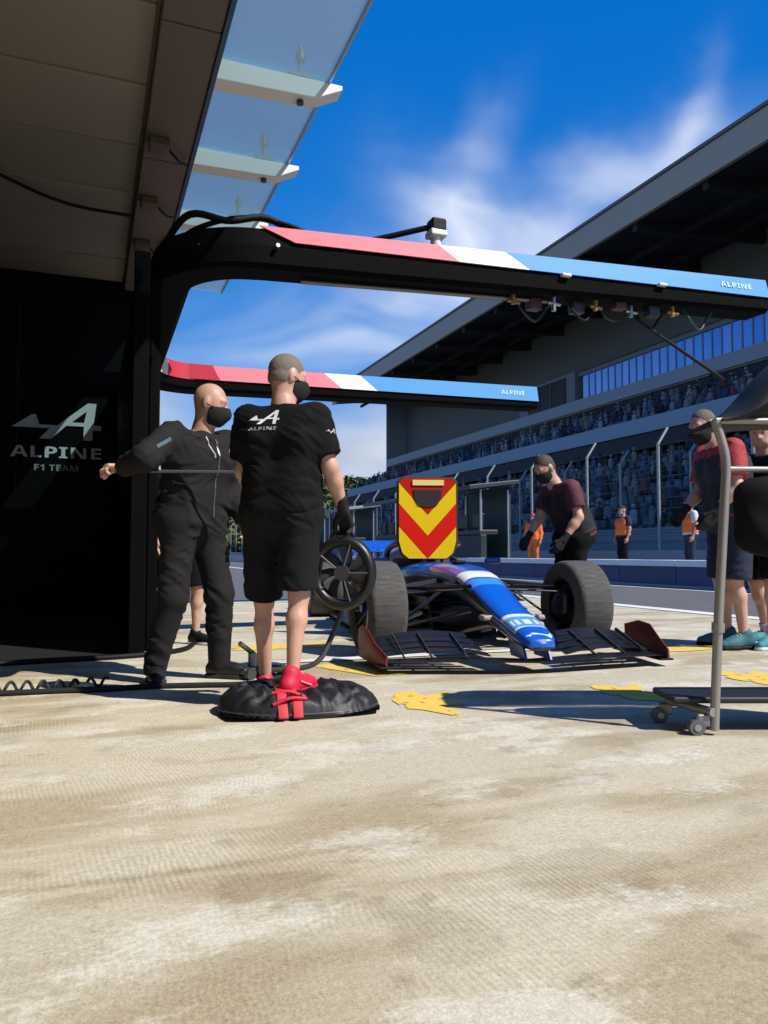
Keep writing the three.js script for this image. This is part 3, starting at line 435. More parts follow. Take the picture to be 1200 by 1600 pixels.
// cloth folds: long soft creases, deepest where the cloth bends
const folds = (f, amp, o = 0, sx = 9, sy = 15) => (x, y, z) => { const d = f(x, y, z); if (Math.abs(d) > 0.05) return d; const w = 0.03 * noise(x * 6 + o, y * 6, z * 6), a = x + z, b = x - z, r1 = 1 - 2.6 * Math.abs(noise((y + a * 0.55 + w) * 17 + o, (a - y * 0.5) * 3.5, b * 4)), r2 = 1 - 2.6 * Math.abs(noise((y - b * 0.6 + w) * 22 - o, (b + y * 0.5) * 4, a * 4 + 9)), m1 = sm(-0.25, 0.35, noise(x * 5 + o, y * 4, z * 5)), m2 = sm(-0.2, 0.35, noise(x * 5 - o, y * 4 + 7, z * 5)); return d - amp * (0.95 * m1 * r1 + 0.7 * m2 * r2 - 0.25) * 0.85; };
const ell = (c, r) => (x, y, z) => { const a = (x - c[0]) / r[0], b = (y - c[1]) / r[1], d = (z - c[2]) / r[2], k = Math.sqrt(a * a + b * b + d * d); return (k - 1) * Math.min(r[0], r[1], r[2]); };
function headFrame(c, yaw, pitch, roll = 0) {                            // head-local -> body-local and back
  const q = new THREE.Quaternion().setFromEuler(new THREE.Euler(pitch, yaw, roll, 'YXZ')), m = new THREE.Matrix4().compose(V(...c), q, V(1, 1, 1)), i = m.clone().invert();
  return { m, i, to: (p) => V(...p).applyMatrix4(m).toArray() };
}
function headField(F) {
  const e = [ell([0, 0.03, -0.012], [0.077, 0.092, 0.096]), ell([0, -0.045, 0.028], [0.057, 0.075, 0.068]), field([bone([-0.03, -0.085, 0.06], [0.03, -0.085, 0.06], 0.024)], 0.01)], nose = field([bone([0, 0.0, 0.088], [0, -0.036, 0.108], 0.011, 0.016), bone([-0.014, -0.04, 0.098], [0.014, -0.04, 0.098], 0.010)], 0.012), brow = field([bone([-0.036, 0.026, 0.078], [0.036, 0.026, 0.078], 0.013)], 0.01), ears = [ell([0.079, -0.008, -0.008], [0.011, 0.033, 0.02]), ell([-0.079, -0.008, -0.008], [0.011, 0.033, 0.02])], lips = field([bone([-0.02, -0.068, 0.088], [0.02, -0.068, 0.088], 0.009)], 0.01), sock = [bone([-0.032, 0.004, 0.104], [-0.032, 0.004, 0.104], 0.018), bone([0.032, 0.004, 0.104], [0.032, 0.004, 0.104], 0.018)], ball = [bone([-0.032, 0.003, 0.080], [-0.032, 0.003, 0.080], 0.0125), bone([0.032, 0.003, 0.080], [0.032, 0.003, 0.080], 0.0125)];
  const m = F.i.elements;
  return (X, Y, Z) => {
    const x = m[0] * X + m[4] * Y + m[8] * Z + m[12], y = m[1] * X + m[5] * Y + m[9] * Z + m[13], z = m[2] * X + m[6] * Y + m[10] * Z + m[14];
    let d = smin(smin(e[0](x, y, z), e[1](x, y, z), 0.05), e[2](x, y, z), 0.04); if (d > 0.06) return d;
    d = smin(d, nose(x, y, z), 0.018); d = smin(d, brow(x, y, z), 0.02); d = smin(d, lips(x, y, z), 0.015);
    for (const s of sock) d = -smin(-d, dBone(s, x, y, z), 0.012); for (const s of ball) d = Math.min(d, dBone(s, x, y, z));
    for (const s of ears) d = smin(d, s(x, y, z), 0.012); return d;
  };
}
// hand: palm of four rays, four jointed fingers, a thumb from the side of the palm
function handBones(w, dir, nrm, side, curl, grow = 0) {
  const d = vnorm(dir), n = vnorm(vsub(nrm, d.map((v) => v * vdot(nrm, d)))), s = vnorm(vsub(side, vadd(d.map((v) => v * vdot(side, d)), n, vdot(side, n)))), P = (a, b, c) => vadd(vadd(vadd(w, d, a), s, b), n, c), out = [];
  [[0.031, 0.088, 0.074], [0.010, 0.092, 0.083], [-0.011, 0.088, 0.077], [-0.031, 0.080, 0.060]].forEach(([o, k, L], i) => {
    out.push(bone(P(0.0, o * 0.55, 0), P(k, o, 0), 0.018 + grow, 0.0135 + grow)); let p = P(k, o, 0), a = 0; const fr = [0.44, 0.32, 0.26];
    for (let q = 0; q < 3; q++) { a += curl[Math.min(q, curl.length - 1)] * (1 + 0.08 * i); const p2 = vadd(vadd(p, d, Math.cos(a) * L * fr[q]), n, Math.sin(a) * L * fr[q]); out.push(bone(p, p2, 0.0098 - q * 0.0008 + grow, 0.009 - q * 0.0009 + grow)); p = p2; }
  });
  const t0 = P(0.018, 0.022, 0.006), t1 = P(0.055, 0.050, 0.018), t2 = P(0.083, 0.052, 0.036), t3 = P(0.104, 0.042, 0.05); out.push(bone(t0, t1, 0.017 + grow, 0.0125 + grow), bone(t1, t2, 0.0115 + grow, 0.0105 + grow), bone(t2, t3, 0.0105 + grow, 0.0085 + grow)); return out;
}
const rest = { pel: [0, 0.95, 0], wai: [0, 1.1, 0.005], che: [0, 1.3, 0], nek: [0, 1.47, -0.015], hed: [0, 1.655, 0.02], shL: [0.185, 1.43, -0.01], elL: [0.25, 1.15, -0.03], wrL: [0.26, 0.90, 0.05], shR: [-0.185, 1.43, -0.01], elR: [-0.25, 1.15, -0.03], wrR: [-0.26, 0.90, 0.05], hiL: [0.092, 0.92, 0], knL: [0.10, 0.50, 0.03], anL: [0.11, 0.085, -0.02], hiR: [-0.092, 0.92, 0], knR: [-0.10, 0.50, 0.03], anR: [-0.11, 0.085, -0.02] };
function person(o) {
  const J = { ...rest, ...(o.pose || {}) }, C = o.cell || 0.012, root = thing('person', o.label, 'person', o.pos, o.turn || 0, o.group), hs = o.handsDetail ?? true;
  if (o.scale) root.scale.setScalar(o.scale);
  const F = headFrame(J.hed, o.headYaw || 0, o.headPitch || 0, o.headRoll || 0), wide = o.wide || 1;
  const sAx = vnorm(vsub(J.shL, J.shR)), hAx = vnorm(vsub(J.hiL, J.hiR)), side = (c, ax, w) => [vadd(c, ax, -w * wide), vadd(c, ax, w * wide)];
  const torso = (g) => { const [c0, c1] = side(J.che, sAx, 0.085), [w0, w1] = side(J.wai, sAx, 0.062), [p0, p1] = side(J.pel, hAx, 0.075), u = vlerp(J.che, J.nek, 0.6), [u0, u1] = side(u, sAx, 0.115); return [bone(c0, c1, 0.112 * wide + g), bone(w0, w1, 0.106 * wide + g), bone(p0, p1, 0.118 + g), bone(c0, w0, 0.108 * wide + g, 0.104 * wide + g), bone(c1, w1, 0.108 * wide + g, 0.104 * wide + g), bone(w0, p0, 0.104 * wide + g, 0.115 + g), bone(w1, p1, 0.104 * wide + g, 0.115 + g), bone(u0, u1, 0.068 + g), bone(c0, u0, 0.1 + g, 0.07 + g), bone(c1, u1, 0.1 + g, 0.07 + g), bone(vadd(u, sAx, -0.05), vadd(J.nek, [0, 0.03, 0]), 0.06 + g, 0.045), bone(vadd(u, sAx, 0.05), vadd(J.nek, [0, 0.03, 0]), 0.06 + g, 0.045)]; };
  const leg = (S, g, g2 = g) => { const h = J['hi' + S], k = J['kn' + S], a = J['an' + S]; return [bone(h, k, 0.086 + g, 0.056 + g2), bone(k, vlerp(k, a, 0.3), 0.054 + g2, 0.056 + g2), bone(vadd(vlerp(k, a, 0.3), [0, 0, -0.012]), a, 0.054 + g2, 0.034 + g2)]; };
  const arm = (S, g) => { const s = J['sh' + S], e = J['el' + S], w = J['wr' + S]; return [bone(s, e, 0.053 + g, 0.042 + g), bone(e, vlerp(e, w, 0.3), 0.042 + g, 0.043 + g), bone(vlerp(e, w, 0.3), w, 0.043 + g, 0.027 + g)]; };
  // skin
  const skin = o.skin || M(0.46, 0.27, 0.19, 0.5, 0, { sheen: 0.1 }), neck = bone(vadd(J.nek, [0, -0.02, 0]), F.to([0, -0.03, -0.02]), 0.064, 0.057);
  const bb = [...torso(-0.012), ...leg('L', -0.004), ...leg('R', -0.004), ...arm('L', 0), ...arm('R', 0), neck, bone(J.anL, vadd(J.anL, [0, -0.04, 0.02]), 0.034), bone(J.anR, vadd(J.anR, [0, -0.04, 0.02]), 0.034)];
  const [lo, hi] = boundsOf(bb, 0.03), geos = [nets(field(bb, 0.03), lo, hi, C)];
  const hf = headField(F), nf = (x, y, z) => smin(hf(x, y, z), dBone(neck, x, y, z), 0.03); geos.push(nets(nf, vadd(J.hed, [-0.15, -0.2, -0.16]), vadd(J.hed, [0.15, 0.16, 0.16]), o.headCell || 0.005));
  const hands = {};
  for (const S of ['L', 'R']) { const H = (o.hands || {})[S] || {}; const dir = H.dir || vsub(J['wr' + S], J['el' + S]), sd = S === 'L' ? 1 : -1; hands[S] = [J['wr' + S], dir, H.nrm || [-sd, 0, 0.1], H.side || [0, 0.1, 1], H.curl || [0.35, 0.4, 0.35]]; if (!H.glove && hs) { const b = handBones(...hands[S]), q = boundsOf(b, 0.015); geos.push(nets(field([...b, bone(J['wr' + S], vadd(J['wr' + S], vnorm(dir), -0.03), 0.026)], 0.008), q[0], q[1], o.handCell || 0.004)); } }
  const bg = merge(geos); bg.deleteAttribute('uv'); { const p = bg.attributes.position, c = new Float32Array(p.count * 3); for (let i = 0; i < p.count; i++) { const x = p.getX(i), y = p.getY(i), z = p.getZ(i), n = fbm(x * 14 + (o.label.length), y * 14, z * 14, 3), m = noise(x * 70, y * 70, z * 70), k = 1 + 0.16 * n + 0.07 * m; c[i * 3] = k * (1 + 0.05 * n); c[i * 3 + 1] = k * (1 - 0.16 * Math.max(0, n)); c[i * 3 + 2] = k * (1 - 0.18 * Math.max(0, n)); } bg.setAttribute('color', new THREE.BufferAttribute(c, 3)); }
  const sk = skin.clone(); sk.vertexColors = true; mesh('body', bg, sk, root);
  for (const S of ['L', 'R']) { const H = (o.hands || {})[S] || {}; if (H.glove) { const b = [...handBones(...hands[S], 0.003), bone(J['wr' + S], vadd(J['wr' + S], vnorm(hands[S][1]), -0.07), 0.031, 0.034)], q = boundsOf(b, 0.015); mesh('glove', nets(field(b, 0.008), q[0], q[1], 0.005), H.glove, root); } }
  if (o.eyes !== false) for (const s of [-1, 1]) { const g = new THREE.SphereGeometry(0.0066, 8, 6); g.applyMatrix4(new THREE.Matrix4().multiplyMatrices(F.m, new THREE.Matrix4().makeTranslation(s * 0.032, 0.003, 0.0885))); mesh('eye', g, M(0.02, 0.015, 0.012, 0.2), root); }
  const hl = F.i.elements, local = (f) => (X, Y, Z) => f(hl[0] * X + hl[4] * Y + hl[8] * Z + hl[12], hl[1] * X + hl[5] * Y + hl[9] * Z + hl[13], hl[2] * X + hl[6] * Y + hl[10] * Z + hl[14]);
  const hb = [vadd(J.hed, [-0.16, -0.17, -0.17]), vadd(J.hed, [0.16, 0.17, 0.17])], hc = o.headCell || 0.005;
  if (o.hair) { const t = o.hairThick ?? 0.004, line = o.hairLine ?? 0.05; mesh('hair', nets(local((x, y, z) => { const d = Math.min(ell([0, 0.03, -0.012], [0.077 + t, 0.092 + t, 0.096 + t])(x, y, z), ell([0, -0.01, -0.03], [0.074 + t, 0.075, 0.074 + t])(x, y, z)); const c = Math.max(z * 0.75 - y * 0.55 - line * 0.2 - 0.018, -0.045 - y + Math.max(0, z) * 0.9); return Math.max(d + 0.0025 * noise(x * 120, y * 120, z * 120), c); }), hb[0], hb[1], hc), o.hair, root); }
  if (o.mask) mesh('face_mask', nets(local((x, y, z) => Math.max(smin(ell([0, -0.045, 0.03], [0.075, 0.096, 0.094])(x, y, z), field([bone([0, -0.015, 0.092], [0, -0.045, 0.110], 0.018, 0.024)], 0.01)(x, y, z), 0.03), y + 0.016 - 0.2 * Math.max(0, z - 0.05), -0.125 - y, 0.012 - z)), hb[0], hb[1], hc), o.mask, root);
  if (o.mask && hs && !o.cap) for (const s of [-1, 1]) { const P = [[s * 0.066, -0.03, 0.05], [s * 0.082, -0.02, 0.025], [s * 0.088, -0.012, -0.004]]; mesh('mask_strap', tube(P.map((p) => F.to(p)), 0.0028, 5), o.mask, root); }
  if (o.cap) { mesh('cap', nets(local((x, y, z) => Math.min(Math.max(ell([0, 0.03, -0.012], [0.086, 0.1, 0.105])(x, y, z), 0.042 - y), Math.max(ell([0, 0.046, 0.1], [0.07, 0.012, 0.07])(x, y, z), -z + 0.04))), hb[0], [hb[1][0], hb[1][1], hb[1][2] + 0.08], hc), o.cap, root); }
  // clothes
  const wear = {};
  const nameDown = vnorm(vsub(J.pel, J.che));
  if (o.top) {
    const T = o.top, g = T.grow ?? 0.02, fs = [], tb = torso(g); const bot = vadd(J.pel, nameDown, T.hem ?? 0.02);
    let f = cut(field(tb, 0.05), bot, nameDown); f = cut(f, vadd(J.nek, [0, 0.012, 0.0]), vnorm([0, 1, 0.25])); const bonesAll = [...tb];
    for (const S of ['L', 'R']) { const s = J['sh' + S], e = J['el' + S], w = J['wr' + S]; let b, ff; if (T.sleeve === 'long') { b = [bone(s, e, 0.062 + g, 0.052 + g), bone(e, w, 0.052 + g, 0.030 + g)]; ff = cut(field(b, 0.02), vadd(w, vnorm(vsub(e, w)), 0.012), vnorm(vsub(w, e))); } else { b = [bone(s, e, 0.064 + g, 0.066 + g)]; ff = cut(field(b, 0.02), vlerp(s, e, T.short ?? 0.72), vnorm(vsub(e, s))); } fs.push(ff); bonesAll.push(...b); }
    let full = join([f, ...fs], 0.045); if (o.onepiece) { const lb = []; for (const S of ['L', 'R']) { const h = J['hi' + S], k = J['kn' + S], a = J['an' + S]; const b = [bone(h, k, 0.108, 0.084), bone(k, a, 0.084, 0.068)]; lb.push(cut(field(b, 0.03), vadd(a, [0, -0.045, 0]), [0, -1, 0])); bonesAll.push(...b); } const fb = field(tb, 0.05); full = join([cut(fb, vadd(J.nek, [0, 0.012, 0]), vnorm([0, 1, 0.25])), ...fs, ...lb], 0.05); }
    const fold = folds(full, T.fold ?? 0.009, T.seed || 0); wear.top = fold; const q = boundsOf(bonesAll, 0.03); wear.topMesh = mesh(T.name || 'shirt', nets(fold, q[0], q[1], C * 0.9), T.mat, root);
  }
  if (o.legs) {
    const T = o.legs, bonesAll = [], fs = []; const [p0, p1] = side(J.pel, hAx, 0.078), pb = [bone(p0, p1, 0.133), bone(J.hiL, J.hiR, 0.122)]; fs.push(cut(field(pb, 0.04), vadd(J.pel, nameDown, -0.1), nameDown.map((v) => -v))); bonesAll.push(...pb);
    for (const S of ['L', 'R']) { const h = J['hi' + S], k = J['kn' + S], a = J['an' + S]; let b, ff; if (T.long) { b = [bone(h, k, 0.106, 0.08), bone(k, a, 0.08, 0.066)]; ff = cut(field(b, 0.03), vadd(a, [0, -0.04, 0]), [0, -1, 0]); } else { const end = vlerp(k, a, T.below ?? -0.02); b = [bone(h, vlerp(k, a, 0.1), 0.112, 0.102)]; ff = cut(field(b, 0.03), end, vnorm(vsub(k, h))); } fs.push(ff); bonesAll.push(...b); }
    const q = boundsOf(bonesAll, 0.03); mesh(T.long ? 'trousers' : 'shorts', nets(folds(join(fs, 0.04), T.fold ?? 0.008, (T.seed || 3)), q[0], q[1], C * 0.9), T.mat, root);
  }
  const shoe = o.shoe || { mat: black, sole: black };
  for (const S of ['L', 'R']) {
    const a = J['an' + S], t = (o.toe || {})[S] ?? (S === 'L' ? 0.25 : -0.25), pt = (o.tip || {})[S] ?? 0, d = [Math.sin(t), 0, Math.cos(t)], P = (f, y, s = 0) => [a[0] + d[0] * f + d[2] * s, a[1] - 0.085 + y + pt * Math.max(0, 0.12 - f), a[2] + d[2] * f - d[0] * s], b = [bone(P(-0.045, 0.05), P(0.13, 0.042), 0.041, 0.042), bone(P(0.1, 0.04, 0.012), P(0.185, 0.034), 0.042, 0.033), bone(P(-0.03, 0.06), P(-0.012, 0.105), 0.043, 0.047), bone(P(0.02, 0.075), P(0.1, 0.055), 0.038, 0.036)], q = boundsOf(b, 0.02), base = a[1] - 0.085;
    const f = field(b, 0.025), m = mesh('shoe', nets(cut(f, [0, base + 0.026, 0], [0, -1, 0]), q[0], q[1], 0.007), shoe.mat, root);
    mesh('sole', nets((x, y, z) => Math.max(f(x, Math.max(y, base + 0.035), z) - 0.005, y - base - 0.027, base + 0.001 - y), q[0], q[1], 0.007), shoe.sole, m);
  }
  if (shoe.lace) for (const S of ['L', 'R']) { const a = J['an' + S], t = (o.toe || {})[S] ?? (S === 'L' ? 0.25 : -0.25), d = [Math.sin(t), 0, Math.cos(t)], P = (f, y, s) => [a[0] + d[0] * f + d[2] * s, a[1] - 0.085 + y, a[2] + d[2] * f - d[0] * s]; for (let k = 0; k < 4; k++) { const f = 0.045 + k * 0.024, y = 0.112 - k * 0.008; mesh('lace', tube([P(f, y - 0.016, -0.028), P(f + 0.004, y + 0.001, 0), P(f, y - 0.016, 0.028)], 0.0036, 5), shoe.lace, root); } mesh('shoe_stripe', [-1, 1].map((s) => tube([P(0.0, 0.07, s * 0.046), P(0.05, 0.052, s * 0.047), P(0.11, 0.034, s * 0.046)], 0.006, 5))[0], shoe.lace, root); }
  if (o.socks) for (const S of ['L', 'R']) { const a = J['an' + S], k = J['kn' + S]; mesh('sock', rod(vadd(a, [0, 0.0, 0]), vlerp(a, k, 0.2), 0.044, 12, 0.046), o.socks, root); }
  if (o.vest) { const tb = torso((o.top?.grow ?? 0.02) + 0.014), q = boundsOf(tb, 0.03); mesh('vest', nets(folds(cut(cut(field(tb, 0.05), vadd(J.pel, nameDown, -0.02), nameDown), vlerp(J.che, J.nek, 0.72), vnorm(vsub(J.nek, J.che))), 0.008, 5), q[0], q[1], C), o.vest, root); }
  root.userData.field = undefined; delete root.userData.field;
  return { root, J, wear, F };
}
// print that follows the cloth: flat outlines pushed along a direction on to the garment
function printOn(name, geo, f, origin, right, up, dir, mat, parent, depth = 0.004) {
  const p = geo.attributes.position;
  for (let i = 0; i < p.count; i++) { const u = p.getX(i), v = p.getY(i), w = p.getZ(i); let q = vadd(vadd(origin, right, u), up, v), t = 0; for (let k = 0; k < 40; k++) { const d = f(q[0], q[1], q[2]); if (d < 0.001) break; q = vadd(q, dir, d * 0.8); t += d; if (t > 1) break; } q = vadd(q, dir, -(0.0025 + w)); p.setXYZ(i, ...q); }
  geo.computeVertexNormals(); return mesh(name, geo, mat, parent);
}
function finer(geo, n = 2) {                                             // split triangles so that print can bend
  let g = geo.index ? geo.toNonIndexed() : geo; for (let s = 0; s < n; s++) { const a = g.attributes.position, out = []; for (let i = 0; i < a.count; i += 3) { const P = [0, 1, 2].map((k) => [a.getX(i + k), a.getY(i + k), a.getZ(i + k)]), m = [vlerp(P[0], P[1], 0.5), vlerp(P[1], P[2], 0.5), vlerp(P[2], P[0], 0.5)]; for (const t of [[P[0], m[0], m[2]], [m[0], P[1], m[1]], [m[2], m[1], P[2]], m]) for (const q of t) out.push(...q); } g = new THREE.BufferGeometry(); g.setAttribute('position', new THREE.Float32BufferAttribute(out, 3)); } return g;
}

// ---------- racing car ----------
// local frame: +z ahead, +x to the car's left, origin on the ground under the front axle
const livery = (() => {
  const W = 512, H = 1024, c = document.createElement('canvas'); c.width = W; c.height = H; const x = c.getContext('2d');
  const sx = (u) => u * W;                                              // u: 0 bottom, .25 left flank (+x), .5 top, .75 right flank
  x.fillStyle = '#04060b'; x.fillRect(0, 0, W, H); x.fillStyle = '#0a58c8'; x.beginPath(); x.moveTo(sx(0.2), H); x.lineTo(sx(0.8), H); x.lineTo(sx(0.77), H * 0.75); x.lineTo(sx(0.67), H * 0.5); x.lineTo(sx(0.66), 0); x.lineTo(sx(0.34), 0); x.lineTo(sx(0.33), H * 0.5); x.lineTo(sx(0.23), H * 0.75); x.fill();
  // v = 0 at the nose tip; canvas row 0 is v = 1
  const row = (v) => H * (1 - v);
  x.fillStyle = '#dfe6ee'; x.beginPath(); x.moveTo(sx(0.28), row(0.30)); x.lineTo(sx(0.72), row(0.30)); x.lineTo(sx(0.72), row(0.205)); x.lineTo(sx(0.5), row(0.215)); x.lineTo(sx(0.28), row(0.205)); x.fill();
  x.fillStyle = '#5f9fe0'; x.fillRect(sx(0.30), row(0.285), sx(0.40), row(0.22) - row(0.285));
  x.fillStyle = '#dfe6ee'; for (let k = 0; k < 5; k++) x.fillRect(sx(0.36 + k * 0.06), row(0.268), sx(0.035), row(0.238) - row(0.268));
  x.fillStyle = '#eef2f6'; x.fillRect(sx(0.30), row(0.60), sx(0.40), row(0.545) - row(0.60)); x.fillStyle = '#3f8fe6'; x.fillRect(sx(0.30), row(0.535), sx(0.40), row(0.49) - row(0.535));
  x.fillStyle = '#c81e32'; x.fillRect(sx(0.325), row(0.9), sx(0.012), row(0.55) - row(0.9)); x.fillRect(sx(0.665), row(0.9), sx(0.012), row(0.55) - row(0.9));
  // emblem near the tip, read from the front
  x.save(); x.translate(sx(0.5), row(0.135)); x.fillStyle = '#e8eef4'; x.scale(-1.15, 0.9); x.beginPath(); EMBLEM[0].forEach(([u, v], i) => { const a = (u - 0.5) * 130, b = (v - 0.2) * 130; i ? x.lineTo(a, b) : x.moveTo(a, b); }); x.fill(); x.restore();
  const t = new THREE.CanvasTexture(c); t.colorSpace = THREE.SRGBColorSpace; t.flipY = true; return t;
})();
function wheel(parent, x, z, width, R, side, steer = 0) {
  const w = new THREE.Group(); w.name = 'wheel'; w.position.set(x, R, z); w.rotation.y = steer; parent.add(w);
  const h = width / 2, rim = 0.205, prof = [[rim, -h + 0.03], [rim + 0.02, -h + 0.005], [R - 0.09, -h - 0.006], [R - 0.035, -h + 0.004], [R - 0.010, -h + 0.022], [R, -h + 0.05], [R + 0.003, 0], [R, h - 0.05], [R - 0.010, h - 0.022], [R - 0.035, h - 0.004], [R - 0.09, h + 0.006], [rim + 0.02, h - 0.005], [rim, h - 0.03]].map((p) => new THREE.Vector2(...p));
  const tg = new THREE.LatheGeometry(prof, 56); tg.rotateZ(Math.PI / 2); mesh('tyre', tg, tyreMat, w);
  const dg = new THREE.LatheGeometry([[0.03, h - 0.10], [0.06, h - 0.085], [0.17, h - 0.05], [rim - 0.004, h - 0.022], [rim + 0.004, h - 0.02], [rim + 0.004, -h + 0.02], [rim - 0.006, -h + 0.02], [rim - 0.012, h - 0.06]].map((p) => new THREE.Vector2(...p)), 40); dg.rotateZ(Math.PI / 2); if (side > 0) dg.rotateY(Math.PI); mesh('rim', dg, rimMat, w);
  const s = side > 0 ? 1 : -1, sp = []; for (let k = 0; k < 10; k++) { const a = k / 10 * 2 * Math.PI; sp.push(blade([s * (h - 0.078), 0.05 * Math.cos(a), 0.05 * Math.sin(a)], [s * (h - 0.035), (rim - 0.006) * Math.cos(a + 0.12), (rim - 0.006) * Math.sin(a + 0.12)], 0.013, 0.012)); }
  mesh('spokes', sp, rimSpoke, w); mesh('wheel_nut', [rod([s * (h - 0.10), 0, 0], [s * (h - 0.02), 0, 0], 0.038, 12)], M(0.02, 0.12, 0.45, 0.3, 0.8), w);
  mesh('brake_drum', [rod([-s * (h - 0.05), 0, 0], [s * (h - 0.12), 0, 0], 0.165, 28), rod([-s * (h + 0.01), 0.02, 0], [-s * (h - 0.05), 0, 0], 0.11, 20)], carbon, w);
  mesh('sidewall_stripe', (() => { const q = new THREE.TorusGeometry(R - 0.075, 0.0045, 6, 60, 1.3); const q2 = q.clone(); q2.rotateZ(Math.PI); const m = merge([q, q2]); m.rotateY(Math.PI / 2); m.translate(s * (h + 0.004), 0, 0); return m; })(), M(0.55, 0.55, 0.55, 0.6), w);
  return w;
}
const tyreMat = (() => { const t = dtex(256, 256, (i, j) => { const n = fbm(i / 9, j / 30, 1, 3) * 26 + (rnd() - 0.5) * 16, v = 74 + n; return [v + 2, v, v - 2]; }, true); t.repeat.set(4, 1); return new THREE.MeshStandardMaterial({ map: t, roughness: 0.88 }); })();
const rimMat = M(0.022, 0.022, 0.024, 0.4, 0.6), rimSpoke = M(0.10, 0.10, 0.105, 0.4, 0.7);
// aerofoil blade spanning x0..x1; each station gives leading edge y, z, chord, rise (angle) and thickness
function foil(st) {
  return loft(st.map(([x, y, z, ch, ang, th = 0.012]) => { const out = [], N = 9; const P = (s, t) => [x, y + Math.sin(ang) * s * ch + Math.cos(ang) * t - 0.06 * ch * Math.sin(Math.PI * s), z - Math.cos(ang) * s * ch + Math.sin(ang) * t]; for (let i = 0; i <= N; i++) { const s = i / N; out.push(P(s, th * (0.35 + Math.sqrt(s) * (1 - s) * 1.8))); } for (let i = N; i >= 0; i--) { const s = i / N; out.push(P(s, -th * (0.15 + 0.5 * (1 - s) * Math.sqrt(s)))); } return out; }));
}
{
  const car = thing('racing_car', 'blue and black open wheel racing car stopped in the pit box, nose towards us', 'racing car', [2.956, 0, -5.555], -0.167);
  const paintM = new THREE.MeshPhysicalMaterial({ map: livery, roughness: 0.32, clearcoat: 0.7, clearcoatRoughness: 0.12 }), blueM = M(0.008, 0.085, 0.50, 0.32, 0, { clearcoat: 0.7, clearcoatRoughness: 0.12 });
  // nose and survival cell
  const S = [[1.29, 0.185, 0.02, 0.015], [1.275, 0.19, 0.088, 0.04], [1.20, 0.21, 0.118, 0.058], [1.03, 0.245, 0.132, 0.07], [0.75, 0.31, 0.14, 0.08], [0.5, 0.372, 0.15, 0.095], [0.25, 0.44, 0.165, 0.115], [0, 0.495, 0.185, 0.135], [-0.35, 0.525, 0.22, 0.155], [-0.8, 0.52, 0.28, 0.18], [-1.15, 0.50, 0.345, 0.205], [-1.5, 0.46, 0.385, 0.235], [-2.0, 0.43, 0.38, 0.25]];
  const rr2 = []; for (let k = 0; k < S.length - 1; k++) for (let q = 0; q < 4; q++) { const t = q / 4; rr2.push(ring(mix(S[k][0], S[k + 1][0], t), 0, mix(S[k][1], S[k + 1][1], t), mix(S[k][2], S[k + 1][2], t), mix(S[k][3], S[k + 1][3], t), 3.0, 40)); } rr2.push(ring(S.at(-1)[0], 0, S.at(-1)[1], S.at(-1)[2], S.at(-1)[3], 3.0, 40));
  const body = mesh('chassis', loft(rr2), paintM, car);
  mesh('cockpit_rim', (() => { const g = new THREE.TorusGeometry(0.27, 0.05, 10, 40); g.scale(1, 1.75, 1); g.rotateX(-Math.PI / 2); g.translate(0, 0.70, -1.75); return g; })(), M(0.02, 0.02, 0.022, 0.7), car);
  mesh('seat_well', (() => { const g = new THREE.SphereGeometry(0.25, 24, 12); g.scale(1, 0.2, 1.8); g.translate(0, 0.67, -1.75); return g; })(), M(0.006, 0.006, 0.006, 0.9), car);
  mesh('antenna_pod', [rod([0, 0.65, -0.55], [0, 0.71, -0.55], 0.012, 8), rbx(-0.05, 0.69, -0.62, 0.05, 0.72, -0.48, 0.012)], black, body);
  for (const s of [-1, 1]) mesh('nose_camera', [rod([s * 0.19, 0.33, 0.72], [s * 0.10, 0.33, 0.72], 0.012, 8), rbx(s * 0.205 - 0.03, 0.305, 0.68, s * 0.205 + 0.03, 0.345, 0.79, 0.018)], M(0.35, 0.3, 0.28, 0.5), body);
  // halo
  mesh('halo', [tube([[0, 0.64, -1.0], [0, 0.76, -1.1], [0, 0.87, -1.22]], 0.028, 10), tube([[-0.33, 0.70, -2.15], [-0.34, 0.83, -1.95], [-0.31, 0.885, -1.6], [-0.18, 0.885, -1.3], [0, 0.88, -1.2], [0.18, 0.885, -1.3], [0.31, 0.885, -1.6], [0.34, 0.83, -1.95], [0.33, 0.70, -2.15]], 0.034, 10, 60)], carbon, car);
  // engine cover with air intake, sidepods, floor
  const EC = [[-2.05, 0.80, 0.13, 0.17], [-2.2, 0.79, 0.15, 0.19], [-2.6, 0.70, 0.21, 0.25], [-3.1, 0.60, 0.22, 0.27], [-3.6, 0.50, 0.17, 0.22], [-4.1, 0.42, 0.09, 0.13]];
  const cov = mesh('engine_cover', loft(EC.map(([z, y, w, h]) => ring(z, 0, y, w, h, 2.3, 32))), blueM, car);
  mesh('air_intake', (() => { const g = new THREE.SphereGeometry(1, 20, 12); g.scale(0.10, 0.12, 0.05); g.translate(0, 0.83, -2.05); return g; })(), M(0.004, 0.004, 0.004, 0.9), cov);
  mesh('shark_fin', ext([[-2.5, 0.88], [-4.2, 0.50], [-4.25, 0.72], [-3.9, 0.80], [-2.9, 0.93]].map(([z, y]) => [-z, y]), 0.012, 0.002).applyMatrix4(new THREE.Matrix4().makeRotationY(Math.PI / 2)).translate(-0.006, 0, 0), blueM, cov);
  mesh('roll_hoop_camera', [rbx(-0.13, 1.0, -2.22, -0.03, 1.04, -2.1, 0.015), rbx(0.03, 1.0, -2.22, 0.13, 1.04, -2.1, 0.015), rod([0, 0.95, -2.16], [0, 1.03, -2.16], 0.015, 6)], black, cov);
